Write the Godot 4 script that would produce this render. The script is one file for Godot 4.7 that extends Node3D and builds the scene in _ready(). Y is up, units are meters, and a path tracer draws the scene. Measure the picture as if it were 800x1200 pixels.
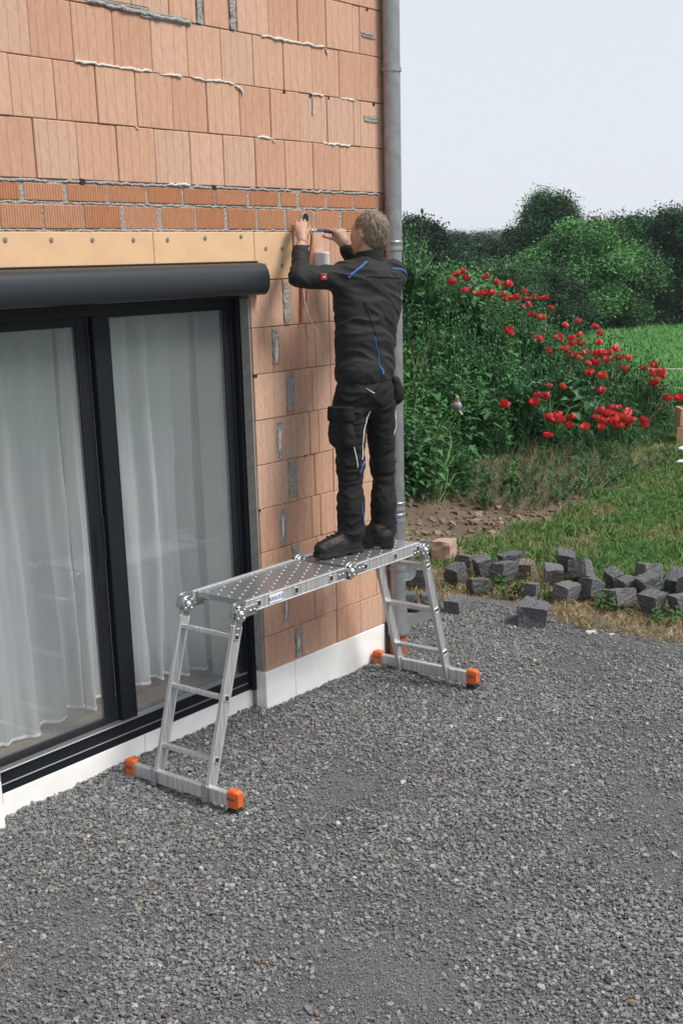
extends Node3D
# A man fixes an outdoor socket on an unfinished brick house, standing on a folding platform ladder.
# x runs along the house front (away from the camera), z points out of the house front, y is up, metres.

var rng := RandomNumberGenerator.new()
var used := {}
var mats := {}
var noise_a := FastNoiseLite.new()
var noise_b := FastNoiseLite.new()
var noise_fold := FastNoiseLite.new()

# ---------------------------------------------------------------- mesh collector
class Mesher:
	var v := PackedVector3Array()
	var n := PackedVector3Array()
	var c := PackedColorArray()
	var uv := PackedVector2Array()
	var col := Color.WHITE
	var tint := false

	func tri(a: Vector3, b: Vector3, d: Vector3) -> void:   # counter-clockwise seen from outside
		var nn := (b - a).cross(d - a).normalized()
		trin(a, b, d, nn, nn, nn)

	func trin(a: Vector3, b: Vector3, d: Vector3, na: Vector3, nb: Vector3, nd: Vector3) -> void:
		v.append(a); v.append(d); v.append(b)
		n.append(na); n.append(nd); n.append(nb)
		if tint:
			c.append(col); c.append(col); c.append(col)

	func quad(a: Vector3, b: Vector3, d: Vector3, e: Vector3) -> void:
		tri(a, b, d)
		tri(a, d, e)

	func oquad(a: Vector3, b: Vector3, d: Vector3, e: Vector3, out: Vector3) -> void:
		if (b - a).cross(d - a).dot(out) >= 0.0:
			quad(a, b, d, e)
		else:
			quad(a, e, d, b)

	func otri(a: Vector3, b: Vector3, d: Vector3, out: Vector3) -> void:
		if (b - a).cross(d - a).dot(out) >= 0.0:
			tri(a, b, d)
		else:
			tri(a, d, b)

	func box(center: Vector3, size: Vector3, basis := Basis.IDENTITY, cham := 0.0) -> void:
		var h := size * 0.5
		var ch := minf(cham, minf(h.x, minf(h.y, h.z)) * 0.9)
		if ch <= 0.0:
			for ax in 3:
				for s in [-1.0, 1.0]:
					var o := Vector3.ZERO
					o[ax] = s
					var u := (ax + 1) % 3
					var w := (ax + 2) % 3
					var q := []
					for k in [[-1, -1], [1, -1], [1, 1], [-1, 1]]:
						var pt := Vector3.ZERO
						pt[ax] = s * h[ax]
						pt[u] = k[0] * h[u]
						pt[w] = k[1] * h[w]
						q.append(center + basis * pt)
					oquad(q[0], q[1], q[2], q[3], basis * o)
			return
		var P := {}
		for i in 8:
			var s := Vector3(1 if i & 1 else -1, 1 if i & 2 else -1, 1 if i & 4 else -1)
			for ax in 3:
				var pt := s * (h - Vector3(ch, ch, ch))
				pt[ax] = s[ax] * h[ax]
				P[i * 3 + ax] = center + basis * pt
		for ax in 3:
			var u := 1 << ((ax + 1) % 3)
			var w := 1 << ((ax + 2) % 3)
			for s in 2:
				var b0 := (1 << ax) * s
				var o := Vector3.ZERO
				o[ax] = 1.0 if s else -1.0
				oquad(P[b0 * 3 + ax], P[(b0 | u) * 3 + ax], P[(b0 | u | w) * 3 + ax], P[(b0 | w) * 3 + ax], basis * o)
			for k in 4:
				var b1 := (u if k & 1 else 0) | (w if k & 2 else 0)
				var b2 := b1 | (1 << ax)
				var o2 := Vector3.ZERO
				o2[(ax + 1) % 3] = 1.0 if k & 1 else -1.0
				o2[(ax + 2) % 3] = 1.0 if k & 2 else -1.0
				var f1 := (ax + 1) % 3
				var f2 := (ax + 2) % 3
				oquad(P[b1 * 3 + f1], P[b2 * 3 + f1], P[b2 * 3 + f2], P[b1 * 3 + f2], basis * o2)
		for i in 8:
			var s := Vector3(1 if i & 1 else -1, 1 if i & 2 else -1, 1 if i & 4 else -1)
			otri(P[i * 3], P[i * 3 + 1], P[i * 3 + 2], basis * s)

	func tube(path: Array, radii, sides := 8, caps := true) -> void:
		var rings := []
		var dirs := []
		var count := path.size()
		var ref := Vector3.UP
		for i in count:
			var a: Vector3 = path[maxi(i - 1, 0)]
			var b: Vector3 = path[mini(i + 1, count - 1)]
			var t := (b - a).normalized()
			if absf(t.dot(ref)) > 0.95:
				ref = Vector3.RIGHT if absf(t.x) < 0.8 else Vector3.BACK
			var x := t.cross(ref).normalized()
			var y := x.cross(t).normalized()
			ref = y
			var r: float = radii[i] if radii is Array else radii
			var ring := []
			var dd := []
			for k in sides:
				var an := TAU * k / sides
				var o := x * cos(an) + y * sin(an)
				ring.append(path[i] + o * r)
				dd.append(o)
			rings.append(ring)
			dirs.append(dd)
		for i in count - 1:
			for k in sides:
				var k2 := (k + 1) % sides
				trin(rings[i][k], rings[i + 1][k2], rings[i][k2], dirs[i][k], dirs[i + 1][k2], dirs[i][k2])
				trin(rings[i][k], rings[i + 1][k], rings[i + 1][k2], dirs[i][k], dirs[i + 1][k], dirs[i + 1][k2])
		if caps:
			for k in sides:
				var k2 := (k + 1) % sides
				tri(path[0], rings[0][k], rings[0][k2])
				tri(path[count - 1], rings[count - 1][k2], rings[count - 1][k])

	func disc(center: Vector3, axis: Vector3, r: float, thick: float, sides := 20, cham := 0.0) -> void:
		var a := axis.normalized()
		if cham > 0.0:
			lathe([Vector2(0, -thick / 2), Vector2(r - cham, -thick / 2), Vector2(r, -thick / 2 + cham), Vector2(r, thick / 2 - cham), Vector2(r - cham, thick / 2), Vector2(0, thick / 2)], center, a, sides)
		else:
			lathe([Vector2(0, -thick / 2), Vector2(r, -thick / 2), Vector2(r, thick / 2), Vector2(0, thick / 2)], center, a, sides)

	func lathe(profile: Array, center: Vector3, axis: Vector3, sides := 16) -> void:   # profile: (radius, along), from low to high; flat along, smooth round
		var a := axis.normalized()
		var x := a.cross(Vector3.UP if absf(a.y) < 0.9 else Vector3.RIGHT).normalized()
		var y := a.cross(x)
		for i in profile.size() - 1:
			var p0: Vector2 = profile[i]
			var p1: Vector2 = profile[i + 1]
			var nr := Vector2(p1.y - p0.y, p0.x - p1.x).normalized()
			for k in sides:
				var a0 := TAU * k / sides
				var a1 := TAU * (k + 1) / sides
				var d0 := x * cos(a0) + y * sin(a0)
				var d1 := x * cos(a1) + y * sin(a1)
				var n0 := d0 * nr.x + a * nr.y
				var n1 := d1 * nr.x + a * nr.y
				var q0 := center + d0 * p0.x + a * p0.y
				var q1 := center + d1 * p0.x + a * p0.y
				var q2 := center + d1 * p1.x + a * p1.y
				var q3 := center + d0 * p1.x + a * p1.y
				if p0.x > 0.0:
					trin(q0, q1, q2, n0, n1, n1)
				if p1.x > 0.0:
					trin(q0, q2, q3, n0, n1, n0)

	func prism(outline: Array, a: Vector3, b: Vector3, ux: Vector3, uy: Vector3, caps := true, smooth := false) -> void:   # outline (Vector2, counter-clockwise in ux,uy) swept from a to b
		var cnt := outline.size()
		var along := (b - a).normalized()
		var flip := ux.cross(uy).dot(along) > 0.0
		for i in cnt:
			var p0: Vector2 = outline[i]
			var p1: Vector2 = outline[(i + 1) % cnt]
			var e := p1 - p0
			var o := (ux * e.y - uy * e.x).normalized()
			var q := [a + ux * p0.x + uy * p0.y, a + ux * p1.x + uy * p1.y, b + ux * p1.x + uy * p1.y, b + ux * p0.x + uy * p0.y]
			if smooth:
				var pm: Vector2 = outline[(i - 1 + cnt) % cnt]
				var pp: Vector2 = outline[(i + 2) % cnt]
				var e0 := p1 - pm
				var e1 := pp - p0
				var o0 := (ux * e0.y - uy * e0.x).normalized()
				var o1 := (ux * e1.y - uy * e1.x).normalized()
				if (q[1] - q[0]).cross(q[2] - q[0]).dot(o) >= 0.0:
					trin(q[0], q[1], q[2], o0, o1, o1)
					trin(q[0], q[2], q[3], o0, o1, o0)
				else:
					trin(q[0], q[2], q[1], o0, o1, o1)
					trin(q[0], q[3], q[2], o0, o0, o1)
			else:
				oquad(q[0], q[1], q[2], q[3], o)
		if caps:
			var pts := PackedVector2Array()
			for p in outline:
				pts.append(p)
			var idx := Geometry2D.triangulate_polygon(pts)
			for t in range(0, idx.size(), 3):
				for e in [[a, -along], [b, along]]:
					otri(e[0] + ux * pts[idx[t]].x + uy * pts[idx[t]].y, e[0] + ux * pts[idx[t + 1]].x + uy * pts[idx[t + 1]].y, e[0] + ux * pts[idx[t + 2]].x + uy * pts[idx[t + 2]].y, e[1])

	func ball(center: Vector3, r: Vector3, rings := 6, sides := 10, basis := Basis.IDENTITY) -> void:
		for i in rings:
			var t0 := PI * i / rings - PI / 2
			var t1 := PI * (i + 1) / rings - PI / 2
			for k in sides:
				var a0 := TAU * k / sides
				var a1 := TAU * (k + 1) / sides
				var u := [Vector3(cos(t0) * cos(a0), sin(t0), -cos(t0) * sin(a0)), Vector3(cos(t0) * cos(a1), sin(t0), -cos(t0) * sin(a1)), Vector3(cos(t1) * cos(a1), sin(t1), -cos(t1) * sin(a1)), Vector3(cos(t1) * cos(a0), sin(t1), -cos(t1) * sin(a0))]
				var w := []
				var m := []
				for q in u:
					w.append(center + basis * (q * r))
					m.append((basis * (q / r)).normalized())
				if i > 0:
					trin(w[0], w[1], w[2], m[0], m[1], m[2])
				if i < rings - 1:
					trin(w[0], w[2], w[3], m[0], m[2], m[3])

	func done() -> ArrayMesh:
		var arr := []
		arr.resize(Mesh.ARRAY_MAX)
		arr[Mesh.ARRAY_VERTEX] = v
		arr[Mesh.ARRAY_NORMAL] = n
		if tint and c.size() == v.size():
			arr[Mesh.ARRAY_COLOR] = c
		if uv.size() == v.size() and uv.size() > 0:
			arr[Mesh.ARRAY_TEX_UV] = uv
		var m := ArrayMesh.new()
		m.add_surface_from_arrays(Mesh.PRIMITIVE_TRIANGLES, arr)
		return m

# ---------------------------------------------------------------- distance field, meshed as surface nets
class Field:
	var caps := []      # [a, b, ra, rb, k]
	var balls := []     # [center, inverse basis, radii, k]
	var cuts := []      # [point, outward normal]: what lies outside is taken away
	var wr: FastNoiseLite
	var amp := 0.0
	var squash := Vector3.ONE
	var ridged := false
	var turn := Basis.IDENTITY

	func cap(a: Vector3, b: Vector3, ra: float, rb: float, k := 0.02) -> void:
		caps.append([a, b, ra, rb, k])

	func ball(c: Vector3, r: Vector3, basis := Basis.IDENTITY, k := 0.02) -> void:
		balls.append([c, basis.inverse(), r, k])

	func at(p: Vector3) -> float:
		var d := 1e9
		for e in caps:
			var a: Vector3 = e[0]
			var ab: Vector3 = e[1] - a
			var t := clampf((p - a).dot(ab) / maxf(ab.length_squared(), 1e-9), 0.0, 1.0)
			var q: float = p.distance_to(a + ab * t) - lerpf(e[2], e[3], t)
			var k: float = e[4]
			var h := maxf(k - absf(d - q), 0.0)
			d = minf(d, q) - h * h * 0.25 / maxf(k, 1e-6)
		for e in balls:
			var l: Vector3 = e[1] * (p - e[0])
			var r: Vector3 = e[2]
			var k0 := (l / r).length()
			var k1 := (l / (r * r)).length()
			var q := (k0 * (k0 - 1.0) / k1) if k1 > 1e-6 else -r[r.min_axis_index()]
			var k: float = e[3]
			var h := maxf(k - absf(d - q), 0.0)
			d = minf(d, q) - h * h * 0.25 / maxf(k, 1e-6)
		if amp > 0.0 and absf(d) < 0.06:
			var w := wr.get_noise_3dv((turn * p) * squash)
			d += amp * ((absf(w) * 2.2 - 0.45) if ridged else w)
		for e in cuts:
			d = maxf(d, (p - e[0]).dot(e[1]))
		return d

	func grad(p: Vector3, e := 0.002) -> Vector3:
		return Vector3(at(p + Vector3(e, 0, 0)) - at(p - Vector3(e, 0, 0)), at(p + Vector3(0, e, 0)) - at(p - Vector3(0, e, 0)), at(p + Vector3(0, 0, e)) - at(p - Vector3(0, 0, e))).normalized()

	func onto(p: Vector3) -> Vector3:   # the nearest point of the surface
		for i in 5:
			p -= grad(p) * at(p)
		return p

	func mesh_into(m: Mesher, lo: Vector3, hi: Vector3, cell: float, origin: Vector3) -> void:
		var nx := int(ceil((hi.x - lo.x) / cell / 4.0)) * 4
		var ny := int(ceil((hi.y - lo.y) / cell / 4.0)) * 4
		var nz := int(ceil((hi.z - lo.z) / cell / 4.0)) * 4
		var sx := 1
		var sy := nx + 1
		var sz := (nx + 1) * (ny + 1)
		var g := PackedFloat32Array()
		g.resize(sz * (nz + 1))
		g.fill(1e9)
		var live := []
		for bz in range(0, nz, 4):
			for by in range(0, ny, 4):
				for bx in range(0, nx, 4):
					if absf(at(lo + Vector3(bx + 2, by + 2, bz + 2) * cell)) > 4.6 * cell + amp:
						continue
					live.append(Vector3i(bx, by, bz))
					for z in range(bz, bz + 5):
						for y in range(by, by + 5):
							for x in range(bx, bx + 5):
								var i := x + y * sy + z * sz
								if g[i] > 1e8:
									g[i] = at(lo + Vector3(x, y, z) * cell)
		var where := {}
		var off := [0, sx, sy, sx + sy, sz, sx + sz, sy + sz, sx + sy + sz]
		for b in live:
			for z in range(b.z, b.z + 4):
				for y in range(b.y, b.y + 4):
					for x in range(b.x, b.x + 4):
						var i: int = x + y * sy + z * sz
						var neg := 0
						for o in off:
							if g[i + o] < 0.0:
								neg += 1
						if neg == 0 or neg == 8:
							continue
						var s := Vector3.ZERO
						var cnt := 0
						for ed in [[0, 1], [2, 3], [4, 5], [6, 7], [0, 2], [1, 3], [4, 6], [5, 7], [0, 4], [1, 5], [2, 6], [3, 7]]:
							var a := g[i + off[ed[0]]]
							var c := g[i + off[ed[1]]]
							if (a < 0.0) != (c < 0.0):
								var t := a / (a - c)
								var pa := Vector3(ed[0] & 1, (ed[0] >> 1) & 1, ed[0] >> 2)
								var pb := Vector3(ed[1] & 1, (ed[1] >> 1) & 1, ed[1] >> 2)
								s += pa.lerp(pb, t)
								cnt += 1
						var p := lo + (Vector3(x, y, z) + s / cnt) * cell
						where[i] = [p - origin, grad(p, cell * 0.5)]
		for i in where:
			for ax in 3:
				var st: int = [sx, sy, sz][ax]
				if (g[i] < 0.0) == (g[i + st] < 0.0):
					continue
				var u: int = [sy, sz, sx][ax]
				var w: int = [sz, sx, sy][ax]
				if not (where.has(i - u) and where.has(i - w) and where.has(i - u - w)):
					continue
				var q := [where[i - u - w], where[i - w], where[i], where[i - u]]
				if g[i] > 0.0:
					q.reverse()
				m.trin(q[0][0], q[1][0], q[2][0], q[0][1], q[1][1], q[2][1])
				m.trin(q[0][0], q[2][0], q[3][0], q[0][1], q[2][1], q[3][1])

# ---------------------------------------------------------------- nodes
func numbered(called: String) -> String:
	used[called] = used.get(called, 0) + 1
	return called if used[called] == 1 else "%s_%03d" % [called, used[called] - 1]

func tag(o: Node, label: String, category: String, group := "", kind := "") -> Node:
	if label: o.set_meta("label", label)
	if category: o.set_meta("category", category)
	if group: o.set_meta("group", group)
	if kind: o.set_meta("kind", kind)
	return o

func thing(called: String, label: String, category: String, at := Vector3.ZERO, turn := 0.0, group := "") -> Node3D:
	var o := Node3D.new()
	o.name = numbered(called)
	add_child(o)
	o.position = at
	o.rotation.y = turn
	tag(o, label, category, group)
	return o

func part(called: String, mesh: Mesh, mat: Material, parent: Node, at := Vector3.ZERO, basis := Basis.IDENTITY) -> MeshInstance3D:
	var o := MeshInstance3D.new()
	o.name = called
	o.mesh = mesh
	o.material_override = mat
	o.transform = Transform3D(basis, at)
	parent.add_child(o, true)
	return o

func solo(called: String, mesh: Mesh, mat: Material, at := Vector3.ZERO, basis := Basis.IDENTITY) -> MeshInstance3D:
	return part(numbered(called), mesh, mat, self, at, basis)

func scatter(called: String, mesh: Mesh, mat: Material, places: Array, colors: PackedColorArray, parent: Node = null) -> MultiMeshInstance3D:
	var mm := MultiMesh.new()
	mm.transform_format = MultiMesh.TRANSFORM_3D
	mm.use_colors = colors.size() > 0
	mm.mesh = mesh
	mm.instance_count = places.size()
	for i in places.size():
		mm.set_instance_transform(i, places[i])
		if mm.use_colors:
			mm.set_instance_color(i, colors[i])
	var o := MultiMeshInstance3D.new()
	o.name = numbered(called) if parent == null else called
	o.multimesh = mm
	o.material_override = mat
	(self if parent == null else parent).add_child(o, true)
	return o

func bmesh_box(size: Vector3, cham := 0.0) -> ArrayMesh:
	var m := Mesher.new()
	m.box(Vector3.ZERO, size, Basis.IDENTITY, cham)
	return m.done()

# ---------------------------------------------------------------- materials
func srgb(r: int, g: int, b: int) -> Color:
	return Color8(r, g, b)

func lin(r: float, g: float, b: float) -> Color:      # real-world base colour, for albedo_color
	return Color(r, g, b).linear_to_srgb()

func mat(called: String, color: Color, rough := 0.8, metal := 0.0) -> StandardMaterial3D:
	var m := StandardMaterial3D.new()
	m.resource_name = called
	m.albedo_color = color
	m.roughness = rough
	m.metallic = metal
	mats[called] = m
	return m

func grey_noise(size: int, freq: float, seed_: int, lo: Color, hi: Color, octaves := 4, stretch := Vector2.ONE) -> ImageTexture:
	var f := FastNoiseLite.new()
	f.seed = seed_
	f.frequency = freq
	f.fractal_octaves = octaves
	var im := Image.create(size, size, false, Image.FORMAT_RGB8)
	for y in size:
		for x in size:
			# torus mapping keeps the texture seamless
			var wx := float(x) / size
			var wy := float(y) / size
			var a := f.get_noise_2d(x * stretch.x, y * stretch.y)
			var b := f.get_noise_2d((x - size) * stretch.x, y * stretch.y)
			var c := f.get_noise_2d(x * stretch.x, (y - size) * stretch.y)
			var d := f.get_noise_2d((x - size) * stretch.x, (y - size) * stretch.y)
			var t := lerpf(lerpf(a, b, wx), lerpf(c, d, wx), wy)
			im.set_pixel(x, y, lo.lerp(hi, clampf(t * 0.9 + 0.5, 0.0, 1.0)))
	return ImageTexture.create_from_image(im)

func tri(m: StandardMaterial3D, tex: Texture2D, scale: float, world := true, height: Texture2D = null, depth := 0.5) -> StandardMaterial3D:
	m.uv1_triplanar = true
	m.uv1_world_triplanar = world
	m.uv1_scale = Vector3.ONE * scale
	m.uv1_triplanar_sharpness = 4.0
	if tex:
		m.albedo_texture = tex
	if height:
		m.heightmap_enabled = true
		m.heightmap_texture = height
		m.heightmap_scale = depth
	return m

# fired clay block face, 0.25 m a side: fine combing, a few deeper grooves, scuffs
func clay(seed_: int, grooves: Array, ribs: bool) -> Array:
	var size := 384
	var r := RandomNumberGenerator.new()
	r.seed = seed_
	var f := FastNoiseLite.new()
	f.seed = seed_
	f.frequency = 0.02
	f.fractal_octaves = 5
	var im := Image.create(size, size, false, Image.FORMAT_RGB8)
	var hm := Image.create(size, size, false, Image.FORMAT_RGB8)
	var strip := PackedFloat32Array()
	for x in size:
		strip.append(r.randf())
	for y in size:
		for x in size:
			var blotch := f.get_noise_2d(x, y * 0.35)
			var streak := f.get_noise_2d(x * 6.0, y * 0.12 + 700.0)
			var grain := f.get_noise_2d(x * 9.0 + 333.0, y * 9.0)
			var g := 0.0
			for gx in grooves:
				var dd := absf(x / float(size) - gx)
				if dd < 0.0085:
					g = maxf(g, 1.0 - dd / 0.0085)
			var rib := 0.0
			if ribs:
				rib = 0.5 + 0.5 * sin(x / float(size) * TAU * 17.0)
			var t := 1.0 + 0.06 * blotch + 0.022 * streak + 0.05 * grain - 0.09 * g
			var h := 0.7 + 0.03 * streak + 0.06 * grain - 0.6 * g
			if ribs:
				t -= 0.12 * (1.0 - rib)
				h = 0.35 + 0.5 * rib + 0.06 * grain
			var pale := clampf(f.get_noise_2d(x * 1.3 + 90.0, y * 0.5 + 50.0) * 1.6 - 0.5, 0.0, 1.0) * 0.12
			im.set_pixel(x, y, Color(clampf(0.9 * t + pale * 0.1, 0, 1), clampf(0.9 * t + pale * 0.3, 0, 1), clampf(0.9 * t + pale * 0.45, 0, 1)))
			hm.set_pixel(x, y, Color(h, h, h))
	for k in 26:       # scratches and pits
		var px := r.randi_range(4, size - 5)
		var py := r.randi_range(4, size - 40)
		var len_ := r.randi_range(1, 30) if r.randf() < 0.6 else 2
		var dark := r.randf_range(0.45, 0.75)
		for j in len_:
			var xx := clampi(px + int(j * 0.12), 0, size - 1)
			im.set_pixel(xx, py + j, im.get_pixel(xx, py + j) * dark)
			hm.set_pixel(xx, py + j, Color(0.3, 0.3, 0.3))
	return [ImageTexture.create_from_image(im), ImageTexture.create_from_image(hm)]

# ---------------------------------------------------------------- the lie of the land
const MOUND := [[13.73, -5.95, 1.72, 1.76], [11.92, -4.86, 0.73, 1.73], [15.63, -4.72, 0.83, 1.75], [16.45, -4.55, 0.17, 1.43]]

func mound(x: float, z: float) -> float:
	var h := 0.0
	for b in MOUND:
		h += b[2] * exp(-((x - b[0]) ** 2 + (z - b[1]) ** 2) / (b[3] * b[3]))
	return h

func land(x: float, z: float) -> float:
	var r := Vector2(x - 2.0, z).length()
	var y := 0.0
	if r > 19.0:
		y = -0.04 * (minf(r, 112.0) - 19.0) * smoothstep(19.0, 26.0, r)
	if r > 150.0:
		y += (minf(r, 420.0) - 150.0) * 0.017
	return y

func verge_y(x: float, z: float) -> float:
	var m := mound(x, z)
	var y := m + land(x, z)
	y += noise_b.get_noise_2d(x * 1.6, z * 1.6) * (0.03 + 0.12 * clampf(m, 0.0, 0.6))
	# the cut foot of the bank beside the house
	var cut := smoothstep(0.9, 0.2, absf(x - 10.75)) * smoothstep(-2.4, -2.75, z)
	y += cut * 0.22
	return y

func _ready() -> void:
	rng.seed = 20240611
	noise_a.seed = 3; noise_a.frequency = 0.35
	noise_b.seed = 11; noise_b.frequency = 1.1; noise_b.fractal_octaves = 4
	noise_fold.seed = 5; noise_fold.frequency = 1.0; noise_fold.fractal_octaves = 2
	# ------------------------------------------------ camera, sky, soft sun, exposure
	var cam := Camera3D.new()
	cam.name = "camera"
	cam.keep_aspect = Camera3D.KEEP_HEIGHT
	cam.position = Vector3(0.0, 2.5731, 4.5761)
	cam.rotation_degrees = Vector3(-15.7818, -52.4734, -1.3872)
	cam.set_frustum(0.0410717, Vector2(-0.0001422, 0.0039009), 0.05, 1500.0)
	add_child(cam)
	var env := Environment.new()
	env.background_mode = Environment.BG_SKY
	var sky := Sky.new()
	var ps := ProceduralSkyMaterial.new()
	ps.sky_top_color = lin(0.315, 0.34, 0.372)
	ps.sky_horizon_color = lin(0.352, 0.37, 0.393)
	ps.sky_curve = 0.25
	ps.ground_horizon_color = lin(0.30, 0.31, 0.31)
	ps.ground_bottom_color = lin(0.10, 0.11, 0.10)
	ps.sun_angle_max = 0.0
	sky.sky_material = ps
	env.sky = sky
	env.tonemap_mode = Environment.TONE_MAPPER_LINEAR
	env.tonemap_exposure = 2.3
	env.sdfgi_enabled = true
	env.ssao_enabled = true
	env.ssil_enabled = true
	env.fog_enabled = true
	env.fog_density = 0.0003
	env.fog_light_color = Color(0.86, 0.9, 0.95)
	var we := WorldEnvironment.new()
	we.name = "environment"
	we.environment = env
	add_child(we)
	var sun := DirectionalLight3D.new()
	sun.name = "sun"
	sun.light_energy = 0.5
	sun.light_angular_distance = 22.0
	sun.light_color = Color(1.0, 0.975, 0.94)
	sun.shadow_enabled = true
	sun.look_at_from_position(Vector3.ZERO, Vector3(-0.2, -0.80, -0.58))
	add_child(sun)
	# ------------------------------------------------ the place, then its things
	make_materials()
	build_ground()
	build_house()
	build_downpipe()
	build_gravel()
	build_stones()
	build_ladder()
	build_person()
	build_wall_fittings()
	build_bank()
	build_trees()
	build_small_things()

func make_materials() -> void:
	var i := 0
	for t in [[225, 181, 154], [222, 176, 149], [228, 185, 160], [217, 169, 143], [223, 182, 159]]:
		var m := mat("fired_clay_block_%d" % i, srgb(t[0], t[1], t[2]), 0.92)
		i += 1
	var c1 := clay(7, [0.22, 0.46, 0.72], false)
	var c2 := clay(19, [0.16, 0.37, 0.58, 0.83], false)
	var c3 := clay(31, [0.3, 0.64], false)
	var sets := [c1, c2, c3, c1, c2]
	for k in 5:
		tri(mats["fired_clay_block_%d" % k], sets[k][0], 4.0, false, sets[k][1], 0.35)
		mats["fired_clay_block_%d" % k].uv1_offset = Vector3(0.5 + 0.013 * k, 0.5 + 0.37 * k, 0.2)
	var cb := clay(43, [], true)
	i = 0
	for t in [[221, 156, 116], [215, 146, 106], [226, 163, 126]]:
		tri(mat("ribbed_brick_%d" % i, srgb(t[0], t[1], t[2]), 0.9), cb[0], 4.0, false, cb[1], 0.9)
		mats["ribbed_brick_%d" % i].uv1_offset = Vector3(0.5, 0.5 + 0.31 * i, 0.1)
		i += 1
	var rough_n := grey_noise(256, 0.05, 4, Color(0.55, 0.55, 0.55), Color(1, 1, 1), 5)
	var fine_n := grey_noise(256, 0.12, 14, Color(0.82, 0.82, 0.82), Color(1, 1, 1), 4)
	var soft_n := grey_noise(256, 0.018, 24, Color(0.84, 0.84, 0.84), Color(1, 1, 1), 5)
	var faint_n := grey_noise(256, 0.014, 27, Color(0.94, 0.94, 0.935), Color(1, 1, 1), 5)
	var brushed := grey_noise(256, 0.05, 34, Color(0.78, 0.78, 0.79), Color(1, 1, 1), 4, Vector2(1.0, 0.06))
	var spangle := grey_noise(256, 0.06, 44, Color(0.68, 0.7, 0.73), Color(1, 1, 1), 2)
	tri(mat("mortar", lin(0.58, 0.565, 0.54), 0.95), rough_n, 5.0, true, rough_n, 0.9)
	tri(mat("thin_bed_adhesive", lin(0.80, 0.78, 0.74), 0.95), fine_n, 9.0, true, rough_n, 0.4)
	tri(mat("white_insulation", lin(0.955, 0.955, 0.95), 0.85), faint_n, 1.3, true, fine_n, 0.12)
	tri(mat("tan_insulation", lin(0.77, 0.51, 0.305), 0.88), faint_n, 1.6, true, fine_n, 0.08)
	tri(mat("screw_washer", lin(0.30, 0.29, 0.27), 0.6), fine_n, 20.0)
	tri(mat("reveal_grey", lin(0.34, 0.335, 0.31), 0.9), soft_n, 4.0, true, fine_n, 0.15)
	tri(mat("anthracite", lin(0.016, 0.020, 0.026), 0.45), fine_n, 3.0)
	mats["anthracite"].metallic_specular = 0.3
	tri(mat("shutter_coating", lin(0.030, 0.036, 0.044), 0.36), fine_n, 3.0)
	mat("seal_black", lin(0.012, 0.012, 0.013), 0.7)
	mat("dull_aluminium", lin(0.45, 0.46, 0.47), 0.38, 0.8)
	tri(mat("concrete", lin(0.33, 0.32, 0.30), 0.9), soft_n, 0.8)
	tri(mat("plaster_white", lin(0.5, 0.5, 0.5), 0.9), faint_n, 0.7)
	var wood := grey_noise(256, 0.03, 54, Color(0.62, 0.6, 0.57), Color(1, 1, 1), 5, Vector2(0.1, 1.2))
	tri(mat("floor_board_a", lin(0.24, 0.175, 0.12), 0.55), wood, 1.4)
	tri(mat("floor_board_b", lin(0.20, 0.145, 0.10), 0.55), wood, 1.1)
	var glass := mat("window_glass", Color(0.9, 0.95, 0.96, 0.05), 0.02)
	glass.transparency = BaseMaterial3D.TRANSPARENCY_ALPHA
	glass.metallic_specular = 0.62
	glass.metallic = 0.042
	var sheer := mat("sheer_curtain", Color(lin(0.64, 0.68, 0.74), 0.58), 0.9)
	sheer.transparency = BaseMaterial3D.TRANSPARENCY_ALPHA
	sheer.backlight_enabled = true
	sheer.backlight = Color(0.3, 0.3, 0.3)
	var hem := mat("curtain_hem", lin(0.82, 0.83, 0.85), 0.9)
	hem.backlight_enabled = true
	hem.backlight = Color(0.4, 0.4, 0.4)
	tri(mat("zinc", lin(0.40, 0.415, 0.435), 0.42, 0.6), soft_n, 2.5)
	tri(mat("terracotta_plastic", lin(0.42, 0.14, 0.07), 0.5), fine_n, 6.0)
	tri(mat("aluminium", lin(0.78, 0.79, 0.80), 0.40, 0.6), brushed, 3.0, false)
	tri(mat("cast_aluminium", lin(0.68, 0.69, 0.70), 0.42, 0.9), spangle, 9.0, false)
	tri(mat("galvanised_plate", lin(0.60, 0.615, 0.63), 0.36, 0.8), spangle, 5.0, false)
	mat("worn_dimple", lin(0.86, 0.87, 0.88), 0.3, 0.85)
	tri(mat("orange_plastic", lin(0.80, 0.165, 0.035), 0.45), fine_n, 12.0, false)
	mat("black_rubber", lin(0.018, 0.017, 0.017), 0.8)
	mat("red_plastic", lin(0.45, 0.03, 0.02), 0.5)
	mat("hole_dark", lin(0.02, 0.02, 0.02), 0.9)
	mat("white_sticker", lin(0.78, 0.79, 0.8), 0.5)
	mat("blue_print", lin(0.05, 0.13, 0.33), 0.5)
	mat("dark_print", lin(0.07, 0.06, 0.10), 0.5)
	textures = {"rough": rough_n, "fine": fine_n, "soft": soft_n, "spangle": spangle, "brushed": brushed}

var textures := {}
var box_cache := {}

func cached_box(size: Vector3, cham: float) -> ArrayMesh:
	var key := "%.3f %.3f %.3f" % [size.x, size.y, size.z]
	if not box_cache.has(key):
		box_cache[key] = bmesh_box(size, cham)
	return box_cache[key]

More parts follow.
